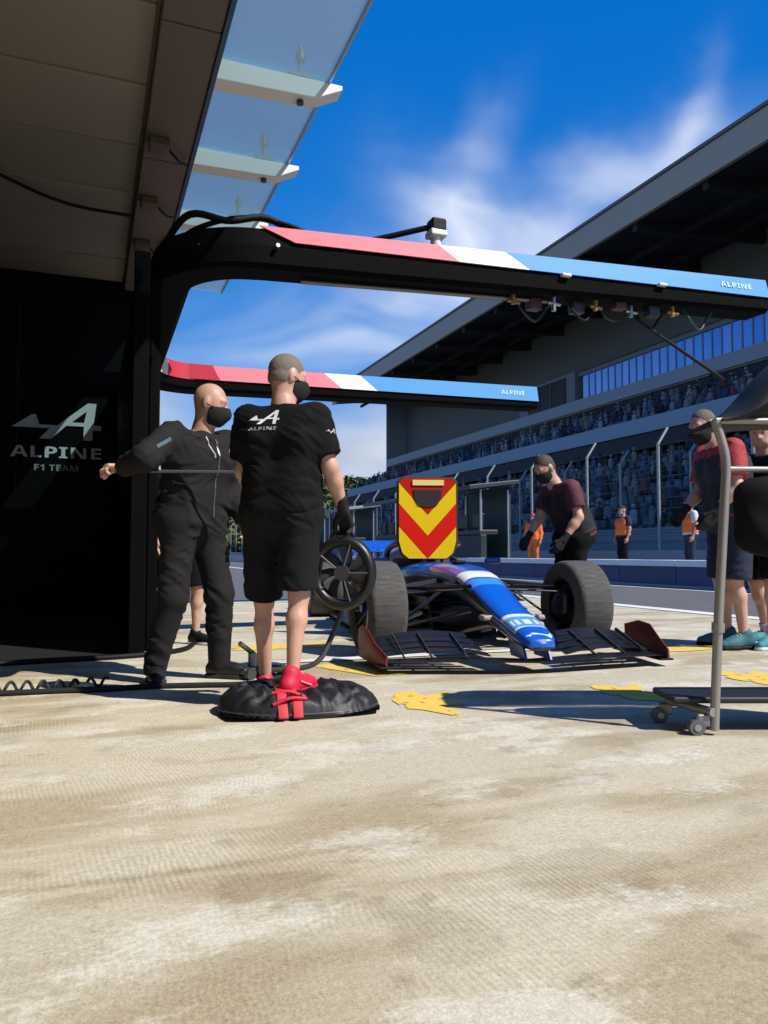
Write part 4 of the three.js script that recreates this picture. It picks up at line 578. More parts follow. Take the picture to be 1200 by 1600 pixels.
  for (const s of [-1, 1]) {
    const pod = mesh('sidepod', loft([[-1.75, 0.40, 0.23, 0.20], [-1.9, 0.40, 0.26, 0.215], [-2.4, 0.36, 0.26, 0.20], [-3.0, 0.30, 0.2, 0.15], [-3.6, 0.22, 0.1, 0.08]].map(([z, y, w, h], i) => ring(z, s * (0.50 - 0.05 * i), y, w, h, 3.2, 28))), blueM, car);
    mesh('pod_intake', rbx(s * 0.5 - 0.17, 0.38, -1.76, s * 0.5 + 0.17, 0.54, -1.735, 0.01), M(0.004, 0.004, 0.004, 0.9), pod);
    // turning vanes ahead of the sidepods
    for (let k = 0; k < 6; k++) { const zz = -0.75 - k * 0.16, xx = 0.36 + k * 0.062; mesh('turning_vane', loft([0, 0.5, 1].map((t) => { const y = mix(0.07, 0.40 - k * 0.015, t), dx = 0.05 * t; const P = (a, b) => [s * (xx + dx + a), y, zz + b]; return [P(0, 0.1), P(0.012, 0.1), P(0.05, -0.08), P(0.12, -0.22), P(0.108, -0.225), P(0.036, -0.08)]; })), carbon, car); }
    for (let k = 0; k < 4; k++) mesh('horizontal_vane', foil([[s * 0.34, 0.13 + k * 0.085, -0.75 - k * 0.05, 0.16, 0.15, 0.008], [s * 0.74, 0.11 + k * 0.08, -0.95 - k * 0.05, 0.2, 0.2, 0.008]]), carbon, car);
    for (let k = 0; k < 5; k++) mesh('cascade_vane', foil([[s * (0.20 + 0.01 * k), 0.17 + k * 0.07, -0.18 - k * 0.06, 0.22, 0.1, 0.01], [s * 0.60, 0.15 + k * 0.07, -0.34 - k * 0.06, 0.24, 0.22, 0.01]]), carbon, car);
    mesh('bib_fence', loft([0, 1].map((t) => { const P = (x, z) => [s * (x + 0.06 * t), 0.06 + 0.36 * t, z]; return [P(0.30, -0.25), P(0.315, -0.25), P(0.46, -0.8), P(0.72, -1.35), P(0.705, -1.36), P(0.44, -0.8)]; })), carbon, car);
    // mirror
    const mir = mesh('mirror', rbx(s * 0.56 - 0.08, 0.68, -1.28, s * 0.56 + 0.08, 0.74, -1.22, 0.02), blueM, car); mesh('mirror_stalk', [blade([s * 0.36, 0.62, -1.25], [s * 0.5, 0.70, -1.25], 0.02, 0.006)], carbon, mir);
    // front suspension
    const hub = [s * 0.70, 0, 0];
    for (const [a, b] of [[[s * 0.16, 0.53, 0.30], [s * 0.70, 0.50, 0.0]], [[s * 0.22, 0.55, -0.42], [s * 0.70, 0.50, -0.02]], [[s * 0.16, 0.34, 0.28], [s * 0.70, 0.20, 0.03]], [[s * 0.22, 0.34, -0.45], [s * 0.70, 0.20, -0.03]], [[s * 0.16, 0.50, 0.12], [s * 0.70, 0.47, 0.11]], [[s * 0.17, 0.58, -0.05], [s * 0.70, 0.20, 0.0]]]) mesh('suspension_arm', blade(a, b, 0.028, 0.010), carbon, car);
    mesh('brake_duct', [rbx(s * 0.66 - 0.025, 0.30, 0.06, s * 0.66 + 0.025, 0.46, 0.20, 0.02)], carbon, car);
    wheel(car, s * 0.84, 0, 0.305, 0.36, s, 0.10); wheel(car, s * 0.80, -3.7, 0.405, 0.36, s);
    for (const [a, b] of [[[s * 0.12, 0.45, -3.3], [s * 0.62, 0.45, -3.68]], [[s * 0.12, 0.22, -3.3], [s * 0.62, 0.22, -3.68]], [[s * 0.12, 0.42, -3.95], [s * 0.62, 0.44, -3.72]]]) mesh('suspension_arm', blade(a, b, 0.028, 0.012), carbon, car);
    // front wing: swept flaps, endplate, pylon
    const fl = [[0.075, 0.0, 0.17, 0.03, 0.24], [0.102, -0.185, 0.10, 0.16, 0.27], [0.130, -0.295, 0.09, 0.22, 0.29], [0.160, -0.395, 0.085, 0.28, 0.31], [0.190, -0.485, 0.08, 0.34, 0.34]];
    fl.forEach(([y, dz, ch, an, x0], k) => { const st = []; for (let i = 0; i <= 8; i++) { const t = i / 8, x = mix(k ? x0 : 0.0, 0.985, t), sw = -0.17 * Math.pow(Math.max(0, x - 0.10) / 0.9, 1.25), droop = k ? -0.035 * sm(0.35, 0.15, x) * k * 0.5 : 0; st.push([s * x, y + 0.035 * Math.sin(Math.PI * t) * (k ? 0.8 : 0.3) - (k ? 0.02 * t * k * 0.5 : 0) + droop, 1.26 + sw + dz, ch * (0.9 + 0.2 * Math.sin(Math.PI * t)), an, 0.008]); } mesh(k ? 'wing_flap' : 'front_wing', foil(st), carbon, car); });
    mesh('flap_bracket', [0.45, 0.68, 0.86].map((x) => ext([[-1.20 + 0.16 * x, 0.10], [-0.77 + 0.16 * x, 0.225], [-0.74 + 0.16 * x, 0.205], [-1.17 + 0.16 * x, 0.088]], 0.004).applyMatrix4(new THREE.Matrix4().makeRotationY(Math.PI / 2)).translate(s * x, 0.004, 0)), M(0.07, 0.07, 0.075, 0.4), car);
    const ep = [0, 0.25, 0.5, 0.75, 1].map((t) => { const z = mix(1.12, 0.42, t), o = 0.075 * Math.sin(t * 2.2), tp = mix(0.12, 0.275, sm(0, 0.6, t)) - 0.04 * sm(0.8, 1, t); const X = (a) => s * (0.985 + o + a); return [[X(0), 0.055, z], [X(0.010), 0.055, z], [X(0.016), tp * 0.6, z], [X(0.012), tp, z], [X(0.0), tp, z], [X(0.004), tp * 0.6, z]]; });
    const end = mesh('endplate', loft(ep), M(0.17, 0.014, 0.016, 0.5), car); end.userData.label = 'dark red front wing endplate';
    mesh('footplate', loft([0, 0.5, 1].map((t) => { const z = mix(1.12, 0.45, t); return [[s * 0.93, 0.045, z], [s * (1.03 + 0.04 * t), 0.045, z], [s * (1.03 + 0.04 * t), 0.057, z], [s * 0.93, 0.057, z]]; })), carbon, end);
    mesh('wing_pylon', ext([[-1.22, 0.09], [-0.95, 0.09], [-0.88, 0.24], [-1.15, 0.19]], 0.01, 0.003).applyMatrix4(new THREE.Matrix4().makeRotationY(Math.PI / 2)).translate(s * 0.085 - 0.005, 0, 0), blueM, car);
    // rear wing side
    mesh('rear_endplate', [bx(s * 0.5 - 0.006, 0.32, -4.65, s * 0.5 + 0.006, 0.87, -4.15)], blueM, car);
  }
  mesh('floor', ext([[-0.3, 0.85], [0.3, 0.85], [0.62, 1.25], [0.78, 1.8], [0.78, 3.3], [0.5, 3.5], [0.5, 4.2], [-0.5, 4.2], [-0.5, 3.5], [-0.78, 3.3], [-0.78, 1.8], [-0.62, 1.25]], 0.02, 0.004).applyMatrix4(new THREE.Matrix4().makeRotationX(-Math.PI / 2)).translate(0, 0.05, 0), carbon, car);
  mesh('keel', loft([[0.62, 0.30, 0.03, 0.09], [0.3, 0.3, 0.05, 0.08], [-0.4, 0.24, 0.08, 0.14], [-1.1, 0.16, 0.14, 0.12]].map(([z, y, w, h]) => ring(z, 0, y, w, h, 3, 16))), carbon, car);
  mesh('rear_wing', [foil([[-0.495, 0.80, -4.2, 0.22, 0.3, 0.015], [0.495, 0.80, -4.2, 0.22, 0.3, 0.015]]), foil([[-0.495, 0.86, -4.42, 0.17, 0.6, 0.012], [0.495, 0.86, -4.42, 0.17, 0.6, 0.012]])], blueM, car);
  mesh('rear_wing_pillar', rbx(-0.012, 0.3, -4.38, 0.012, 0.84, -4.26, 0.005), carbon, car);
  mesh('gearbox', loft([[-3.4, 0.33, 0.14, 0.14], [-4.3, 0.30, 0.07, 0.08]].map(([z, y, w, h]) => ring(z, 0, y, w, h, 3, 16))), carbon, car);
}
{ // chevron board standing over the cockpit
  const b = thing('chevron_board', 'board with red and yellow chevrons standing over the car cockpit', 'board', [2.915, 0.735, -6.47], -0.30);
  const w = 0.265, prof = [[-w, 0.16], [-w, 0.70], [-w + 0.04, 0.74], [w - 0.04, 0.74], [w, 0.70], [w, 0.16], [w - 0.03, 0.05], [w - 0.09, 0.0], [-w + 0.09, 0.0], [-w + 0.03, 0.05]];
  const hole = [[-0.125, 0.56], [-0.13, 0.635], [0.13, 0.635], [0.125, 0.56], [0.085, 0.49], [0.03, 0.475], [-0.03, 0.475], [-0.085, 0.49]];
  const clip = (poly) => { const inY = (a, b, x) => a[1] + (b[1] - a[1]) * (x - a[0]) / (b[0] - a[0]); return poly; };
  const sh = new THREE.Shape(prof.map((p) => new THREE.Vector2(p[0] * 1.05, p[1] * 1.015 - 0.004))), g = new THREE.ExtrudeGeometry(sh, { depth: 0.03, bevelEnabled: true, bevelSize: 0.006, bevelThickness: 0.006, bevelSegments: 2 }); g.translate(0, 0, -0.045);
  mesh('backing_board', g, M(0.06, 0.015, 0.012, 0.6), b);
  // stripes: bands between v-shaped lines y = c + |x|, clipped to the outline
  const outline = prof, inside = (x, y) => { let c = false; for (let i = 0, j = outline.length - 1; i < outline.length; j = i++) { const [xi, yi] = outline[i], [xj, yj] = outline[j]; if ((yi > y) !== (yj > y) && x < (xj - xi) * (y - yi) / (yj - yi) + xi) c = !c; } return c; };
  const yTop = 0.74, botAt = (x) => { const a = Math.abs(x); return a <= w - 0.09 ? 0 : a <= w - 0.03 ? mix(0, 0.05, (a - (w - 0.09)) / 0.06) : mix(0.05, 0.16, (a - (w - 0.03)) / 0.03); }, topAt = (x) => { const a = Math.abs(x); return a <= w - 0.04 ? yTop : mix(yTop, 0.70, (a - (w - 0.04)) / 0.04); };
  const stripe = (c0, c1, mat, name, lim = [0, yTop]) => { const N = 44, pos = [], idx = []; for (let i = 0; i <= N; i++) { const x = mix(-w, w, i / N), lo = Math.min(Math.max(c0 + Math.abs(x) * 1.12, botAt(x), lim[0]), topAt(x)), hi = Math.max(Math.min(c1 + Math.abs(x) * 1.12, topAt(x), lim[1]), lo); pos.push(x, lo, 0.0, x, hi, 0.0); } for (let i = 0; i < N; i++) { const a = i * 2; const h = (k) => pos[k * 3 + 1]; if (h(a + 1) - h(a) < 1e-4 && h(a + 3) - h(a + 2) < 1e-4) continue; idx.push(a, a + 2, a + 3, a, a + 3, a + 1); } const q = new THREE.BufferGeometry(); q.setAttribute('position', new THREE.Float32BufferAttribute(pos, 3)); q.setIndex(idx); q.computeVertexNormals(); q.translate(0, 0, 0.001); return mesh(name, q, mat, b); };
  const redM = M(0.72, 0.012, 0.004, 0.6, 0, { specularIntensity: 0.3 }), yel = M(0.86, 0.58, 0.006, 0.6, 0, { specularIntensity: 0.3 }), redDark = M(0.50, 0.014, 0.006, 0.6, 0, { specularIntensity: 0.3 });
  stripe(-0.6, -0.005, yel, 'yellow_chevron'); stripe(0.0, 0.205, redM, 'red_chevron'); stripe(0.21, 0.40, yel, 'yellow_chevron'); stripe(0.405, 0.9, redDark, 'red_chevron');
  mesh('top_strip', bx(-0.14, 0.675, 0.002, 0.15, 0.725, 0.012), M(0.82, 0.72, 0.2, 0.5), b);
  mesh('hand_slot', (() => { const q = ext(hole, 0.004, 0.002); q.translate(0, 0, 0.003); return q; })(), M(0.02, 0.01, 0.01, 0.6), b);
  for (const s of [-1, 1]) mesh('hanging_hook', tube([[s * 0.15, 0.1, -0.05], [s * 0.16, 0.08, -0.14], [s * 0.16, 0.12, -0.2]], 0.012, 6), darkSteel, b);
}

// ---------- people ----------
const clothBlack = M(0.0055, 0.0055, 0.006, 0.9, 0, { specularIntensity: 0.4 }), clothDark = M(0.009, 0.009, 0.010, 0.9, 0, { specularIntensity: 0.4 }), clothGrey = M(0.034, 0.033, 0.036, 0.85), stubble = M(0.17, 0.135, 0.115, 0.85), gloveM = M(0.006, 0.006, 0.007, 0.75), maskM = M(0.006, 0.006, 0.007, 0.85), navy = M(0.012, 0.018, 0.045, 0.85);
const printWhite = M(0.72, 0.73, 0.74, 0.7), tan = M(0.52, 0.30, 0.21, 0.5), pinkSkin = M(0.55, 0.32, 0.24, 0.5), redShoe = M(0.62, 0.015, 0.06, 0.6);
{ // B: back to us, on the bag
  const P = person({ label: 'person in black T-shirt, shorts and red shoes standing on the black bag, back to us', pos: [0.905, 0.092, -3.80], turn: 2.534, scale: 0.965, wide: 1.06, cell: 0.011, skin: pinkSkin,
    pose: { hed: [-0.02, 1.645, 0.02], nek: [-0.01, 1.465, -0.01], shL: [0.185, 1.425, 0], shR: [-0.185, 1.42, 0.0], elR: [-0.255, 1.16, 0.03], wrR: [-0.29, 0.94, 0.16], elL: [0.225, 1.15, 0.02], wrL: [0.18, 0.95, 0.16], anR: [-0.085, 0.085, -0.05], knR: [-0.095, 0.50, 0.01], anL: [0.19, -0.008, 0.26], knL: [0.165, 0.46, 0.17], hiL: [0.10, 0.92, 0] },
    headYaw: -0.75, headPitch: 0.16, hair: stubble, hairThick: 0.0025, mask: maskM, hands: { R: { glove: gloveM, curl: [0.5, 0.55, 0.45], dir: [-0.05, -0.85, 0.5], nrm: [0.3, -0.5, -0.85], side: [0.9, 0.1, 0.3] }, L: { glove: gloveM } },
    top: { mat: clothBlack, grow: 0.018, hem: 0.03, short: 0.78, fold: 0.010, loose: 0.0 }, legs: { mat: clothDark, below: -0.06, fold: 0.009 }, shoe: { mat: redShoe, sole: M(0.42, 0.012, 0.04, 0.7), lace: M(0.75, 0.25, 0.3, 0.7) }, toe: { L: 0.2, R: -0.2 } });
  const f = P.wear.top, right = [-1, 0, 0], up = [0, 1, 0], dir = [0, 0, 1];
  printOn('shirt_emblem', finer(emblem(0.165, 0.0008), 2), f, [0.055, 1.375, -0.4], right, up, dir, printWhite, P.wear.topMesh);
  printOn('shirt_lettering', finer(text('ALPINE', 0.018, 0.15, 0.0008), 1), f, [0.055, 1.342, -0.4], right, up, dir, M(0.35, 0.35, 0.36, 0.7), P.wear.topMesh);
  printOn('sleeve_mark', finer(emblem(0.06, 0.0008), 1), f, [-0.40, 1.33, -0.03], [-0.0, 0, 1].map((v, i) => [0, 0, 1][i]), up, [1, 0, 0], M(0.45, 0.45, 0.46, 0.7), P.wear.topMesh);
}
{ // A: coverall, arm out to the left with a rod
  const P = person({ label: 'masked bald person in black coverall holding out a grey rod beside the garage wall', pos: [0.60, 0, -4.88], turn: 0.49, scale: 1.045, cell: 0.011, skin: tan, onepiece: true,
    pose: { pel: [0, 0.95, -0.02], wai: [0.01, 1.1, 0.0], che: [0.02, 1.29, 0.035], nek: [0.025, 1.46, 0.05], hed: [0.045, 1.635, 0.10], shL: [0.20, 1.42, 0.04], shR: [-0.165, 1.43, 0.03], elR: [-0.40, 1.27, 0.12], wrR: [-0.40, 1.235, -0.10], elL: [0.27, 1.15, 0.02], wrL: [0.24, 0.95, 0.17], knR: [-0.13, 0.49, 0.0], anR: [-0.165, 0.085, -0.12], knL: [0.14, 0.50, 0.08], anL: [0.175, 0.085, 0.04] },
    headYaw: 0.72, headPitch: 0.22, mask: maskM, toe: { R: -0.5, L: 0.45 },
    hands: { R: { dir: [-0.75, 0.0, -0.35], nrm: [0.1, -1, 0.1], side: [-0.2, 0.1, -0.95], curl: [0.75, 0.8, 0.6] } },
    top: { mat: M(0.017, 0.016, 0.017, 0.9, 0, { specularIntensity: 0.4 }), name: 'coverall', grow: 0.026, sleeve: 'long', fold: 0.013 }, shoe: { mat: M(0.01, 0.01, 0.012, 0.5), sole: M(0.02, 0.02, 0.02, 0.7) } });
  const f = P.wear.top, dir = vnorm([-0.15, 0, -1]), right = vnorm(vcross([0, 1, 0], dir.map((v) => -v)));
  printOn('chest_label', finer(bx(-0.03, -0.011, 0, 0.03, 0.011, 0.001), 3), f, vadd([0.14, 1.36, 0.05], dir, -0.4), right, [0, 1, 0], dir, printWhite, P.wear.topMesh);
  printOn('zip', finer(bx(-0.004, -0.36, 0, 0.004, 0.10, 0.001), 5), f, vadd([0.03, 1.32, 0.05], dir, -0.4), right, [0, 1, 0], dir, M(0.12, 0.12, 0.125, 0.4, 0.6), P.wear.topMesh);
  printOn('collar_trim', finer(bx(-0.004, -0.10, 0, 0.004, 0.03, 0.001), 4), f, vadd([-0.03, 1.40, 0.05], dir, -0.4), vnorm([0.9, 0.5, 0]), vnorm([0.35, -0.9, 0]).map((v) => -v), dir, M(0.5, 0.5, 0.5, 0.7), P.wear.topMesh);
  printOn('sleeve_print', finer(bx(-0.06, -0.010, 0, 0.06, 0.010, 0.001), 4), f, [-0.31, 1.36, 0.4], vnorm([-0.8, -0.45, 0]), vnorm([-0.45, 0.8, 0]), [0, 0, -1], M(0.05, 0.09, 0.13, 0.7), P.wear.topMesh);
}
tag(mesh('steering_rod', [rod([0.135, 1.268, -4.80], [0.90, 1.262, -4.50], 0.0095, 10), rod([0.86, 1.262, -4.516], [0.93, 1.262, -4.488], 0.02, 10)], M(0.16, 0.16, 0.165, 0.4, 0.6)), 'thin grey rod held level by the person in the coverall', 'rod');
// F: half hidden behind the coverall
person({ label: 'person in black shorts with bare calves mostly hidden behind the coverall wearer', pos: [0.74, 0, -6.75], turn: 0.35, cell: 0.015, skin: pinkSkin, scale: 0.97, headYaw: 0.5, hair: M(0.03, 0.02, 0.015, 0.7), mask: maskM, top: { mat: clothBlack }, legs: { mat: clothBlack, below: -0.05 }, shoe: { mat: black, sole: M(0.6, 0.6, 0.6, 0.6) }, pose: { anL: [0.16, 0.085, -0.02], knL: [0.14, 0.5, 0.03], anR: [-0.16, 0.085, -0.02], knR: [-0.14, 0.5, 0.03] } });
// E: bending over the far front wheel
person({ label: 'person in dark vest with maroon sleeves bending over the right-hand front wheel', pos: [4.24, 0, -6.12], turn: -1.55, cell: 0.012, skin: pinkSkin, hair: M(0.06, 0.045, 0.035, 0.8), hairThick: 0.004, hairLine: -0.06, mask: maskM, headYaw: 0.1, headPitch: 0.62,
  pose: { pel: [0, 0.95, -0.06], wai: [0, 1.09, -0.01], che: [0, 1.27, 0.08], nek: [0, 1.42, 0.18], hed: [0, 1.575, 0.29], shL: [0.185, 1.385, 0.13], shR: [-0.185, 1.385, 0.13], elL: [0.25, 1.11, 0.10], wrL: [0.21, 0.90, 0.24], elR: [-0.24, 1.12, 0.2], wrR: [-0.2, 0.92, 0.36] },
  hands: { L: { glove: gloveM }, R: { glove: gloveM } }, top: { mat: M(0.09, 0.02, 0.035, 0.8), grow: 0.016, short: 0.7 }, vest: M(0.008, 0.008, 0.012, 0.8), legs: { mat: clothBlack, long: true }, shoe: { mat: black, sole: black } });
// C and D at the right edge, behind the trolley
person({ label: 'person with red shoulders and dark overalls standing behind the trolley post', pos: [5.03, 0, -4.98], turn: -1.85, cell: 0.012, skin: pinkSkin, scale: 1.15, hair: M(0.13, 0.11, 0.09, 0.85), hairThick: 0.002, hairLine: -0.07, headYaw: 0.3, headPitch: 0.3, mask: maskM,
  pose: { che: [0, 1.29, 0.05], nek: [0, 1.45, 0.10], hed: [0, 1.61, 0.19], shL: [0.185, 1.42, 0.08], shR: [-0.185, 1.42, 0.08], elL: [0.24, 1.15, 0.08], wrL: [0.20, 0.96, 0.22], elR: [-0.24, 1.15, 0.10], wrR: [-0.2, 0.98, 0.27] },
  top: { mat: M(0.36, 0.028, 0.03, 0.75), grow: 0.018, short: 0.75 }, vest: M(0.016, 0.02, 0.04, 0.8), legs: { mat: navy, below: 0.02 }, shoe: { mat: M(0.025, 0.12, 0.14, 0.7), sole: black, lace: M(0.5, 0.5, 0.5, 0.7) }, hands: { L: { glove: gloveM }, R: { glove: gloveM } } });
person({ label: 'person in black shirt and shorts with teal shoes at the right edge', pos: [5.36, 0, -4.92], turn: -1.55, cell: 0.012, skin: M(0.5, 0.29, 0.21, 0.5), scale: 1.10, hair: M(0.05, 0.03, 0.02, 0.7), hairThick: 0.006, headYaw: 0.5, headPitch: 0.25, top: { mat: clothBlack, grow: 0.022 }, legs: { mat: clothBlack, below: -0.02 }, shoe: { mat: M(0.03, 0.22, 0.24, 0.7), sole: M(0.7, 0.7, 0.7, 0.6), lace: M(0.7, 0.7, 0.7, 0.7) }, socks: M(0.5, 0.4, 0.45, 0.8),
  pose: { knL: [0.11, 0.50, 0.08], anL: [0.12, 0.085, 0.1], knR: [-0.11, 0.5, 0.0], anR: [-0.12, 0.085, -0.12], elL: [0.25, 1.17, 0.1], wrL: [0.2, 1.03, 0.3] } });
// marshals and crew along the pit wall
const orange = M(0.85, 0.16, 0.02, 0.7), small = { cell: 0.02, headCell: 0.009, handCell: 0.0055, eyes: false };
const wallCrew = (z, turn, label, o, x = 13.5) => person({ label, pos: [x, 0.3, z], turn, group: 'crew along the pit wall', ...small, ...o });
wallCrew(-17.1, -1.6, 'crew member in orange vest over dark shirt and dark cap behind the pit wall', { top: { mat: navy }, vest: orange, legs: { mat: clothBlack, long: true }, cap: navy, scale: 1.0 });
wallCrew(-21.6, -0.9, 'marshal in orange top just left of the person bending over the wheel', { top: { mat: orange, sleeve: 'long' }, legs: { mat: M(0.5, 0.14, 0.02, 0.8), long: true }, cap: M(0.4, 0.05, 0.04, 0.8) });
wallCrew(-14.6, -1.9, 'crew member in orange vest and red cap beside the trolley post', { top: { mat: M(0.6, 0.58, 0.56, 0.8) }, vest: orange, legs: { mat: navy, long: true }, cap: M(0.45, 0.03, 0.03, 0.8) });
wallCrew(-27.2, -1.2, 'crew member in black on the pit wall behind the chevron board', { top: { mat: clothBlack }, legs: { mat: clothBlack, long: true }, cap: black }, 13.6);
wallCrew(-33.0, -1.3, 'crew member in white shirt at the teal timing stand', { top: { mat: M(0.6, 0.6, 0.6, 0.8) }, legs: { mat: navy, long: true } }, 13.7);
wallCrew(-20.0, -1.5, 'crew member in pale grey standing at the wall right of the bending person', { top: { mat: M(0.35, 0.35, 0.35, 0.8) }, legs: { mat: clothBlack, long: true } }, 13.9);

// ---------- things on the ground ----------
{ // bag underfoot: a flat quilted holdall with a red strap
  const b = thing('kneeling_bag', 'flat black quilted bag with a red strap under the standing person', 'bag', [1.0, 0, -3.80], -0.10);
  const N = 80, K = 50, top = (u, v) => { const r = Math.pow(Math.pow(Math.abs(u), 3.2) + Math.pow(Math.abs(v), 3), 1 / 3.1), e = Math.pow(Math.max(0, 1 - Math.pow(r, 4.2)), 0.5); const cz = 1 - 3.0 * Math.abs(noise(u * 5 + 1.5 * noise(u * 2, v * 3, 4), v * 2.2, 2)), q = 0.030 * cz + 0.012 * Math.abs(Math.sin(u * 11 + 2 * noise(u * 3, v * 3, 1))) + 0.03 * fbm(u * 3, v * 4, 3, 4); const dent = 0.045 * Math.exp(-(Math.pow((u + 0.12) / 0.28, 2) + Math.pow((v - 0.1) / 0.4, 2))); return e * (0.112 - 0.018 * u + q - dent); };
  const pos = [], idx = []; for (const sgn of [1, 0]) for (let j = 0; j <= K; j++) for (let i = 0; i <= N; i++) { const u = mix(-1, 1, i / N), v = mix(-1, 1, j / K); const x = u * 0.40 * (1 - 0.10 * v * v), z = v * 0.27 * (1 - 0.18 * Math.pow(Math.abs(u), 3)); const T = top(u, v); pos.push(x, sgn ? T * 0.80 + 0.02 : Math.max(0.001, 0.02 - T * 0.4), z); }
  const st = (N + 1) * (K + 1); for (let s = 0; s < 2; s++) for (let j = 0; j < K; j++) for (let i = 0; i < N; i++) { const a = s * st + j * (N + 1) + i; s ? idx.push(a, a + 1, a + N + 2, a, a + N + 2, a + N + 1) : idx.push(a, a + N + 2, a + 1, a, a + N + 1, a + N + 2); }
  const g = new THREE.BufferGeometry(); g.setAttribute('position', new THREE.Float32BufferAttribute(pos, 3)); g.setIndex(idx); g.computeVertexNormals(); mesh('bag_body', g, M(0.009, 0.009, 0.011, 0.55), b);
  const H = (x, z) => { const v0 = z / 0.27, u = x / (0.40 * (1 - 0.1 * v0 * v0)), v = z / (0.27 * (1 - 0.18 * Math.pow(Math.min(1, Math.abs(u)), 3))); return Math.abs(u) > 1 || Math.abs(v) > 1 ? 0.02 : top(u, v) * 0.80 + 0.02; };
  for (const [x0, nm] of [[-0.115, 'strap'], [-0.045, 'strap']]) mesh(nm, loft(Array.from({ length: 17 }, (_, k) => { const z = mix(0.05, 0.285, k / 16), y = Math.max(0.008, z > 0.255 ? mix(H(x0, 0.255), 0.012, (z - 0.255) / 0.03) : H(x0, z)); return [[x0 - 0.022, y + 0.003, z], [x0 - 0.022, y + 0.008, z + 0.003], [x0 + 0.022, y + 0.008, z + 0.003], [x0 + 0.022, y + 0.003, z]]; })), M(0.55, 0.012, 0.03, 0.6), b);
  for (const z of [0.19, 0.245]) mesh('strap_cross', tube([[-0.16, H(-0.16, z) + 0.006, z], [-0.08, H(-0.08, z) + 0.014, z + 0.006], [0.0, H(0, z) + 0.006, z]], 0.009, 6), M(0.55, 0.02, 0.05, 0.6), b);
  mesh('piping', tube(Array.from({ length: 33 }, (_, k) => { const a = k / 32 * Math.PI; const u = Math.cos(a), v = Math.sin(a); const q = Math.pow(Math.pow(Math.abs(u), 3.2) + Math.pow(v, 3), 1 / 3.1) * 1.01, U = u / q, W = v / q; return [U * 0.40 * (1 - 0.10 * W * W), 0.028, W * 0.27 * (1 - 0.18 * Math.pow(Math.abs(U), 3))]; }), 0.006, 6, 64), M(0.05, 0.05, 0.055, 0.4), b);
}
{ // round fan held against the front wheel
  const f = thing('cooling_fan', 'round black cooling fan with pale spokes held in a gloved hand', 'fan', [1.435, 0.665, -4.42], -0.55); f.scale.setScalar(0.92);
  mesh('fan_ring', (() => { const g = new THREE.TorusGeometry(0.185, 0.036, 12, 48); g.scale(1, 1.12, 1.5); return g; })(), M(0.012, 0.012, 0.014, 0.4), f);
  for (let k = 0; k < 7; k++) { const a = k / 7 * 6.283 + 0.3; mesh('fan_blade', loft([0, 0.5, 1].map((t) => { const r = mix(0.04, 0.165, t), w = mix(0.02, 0.045, t), c = Math.cos(a + t * 0.35), s = Math.sin(a + t * 0.35); return [[r * c - w * s, r * s + w * c, 0.018], [r * c + w * s, r * s - w * c, -0.018], [r * c + w * s + 0.003, r * s - w * c, -0.022], [r * c - w * s + 0.003, r * s + w * c, 0.014]]; })), M(0.05, 0.055, 0.055, 0.4), f); }
  for (let k = 0; k < 5; k++) { const a = k / 5 * 6.283; mesh('guard_spoke', rod([0.03 * Math.cos(a), 0.03 * Math.sin(a), 0.05], [0.185 * Math.cos(a), 0.2 * Math.sin(a), 0.045], 0.006, 6), M(0.16, 0.16, 0.165, 0.4, 0.5), f); }
  mesh('motor_hub', rod([0, 0, -0.05], [0, 0, 0.06], 0.05, 20), M(0.08, 0.08, 0.085, 0.4, 0.5), f);
  mesh('handle', tube([[-0.08, 0.195, 0], [-0.07, 0.255, 0], [0.05, 0.262, 0], [0.07, 0.2, 0]], 0.013, 8), black, f);
  mesh('hose', tube([[0, -0.05, -0.06], [-0.02, -0.2, -0.12], [-0.10, -0.42, -0.1], [-0.2, -0.6, 0.0], [-0.5, -0.635, 0.1]], 0.018, 8), M(0.04, 0.04, 0.042, 0.5), f);
}
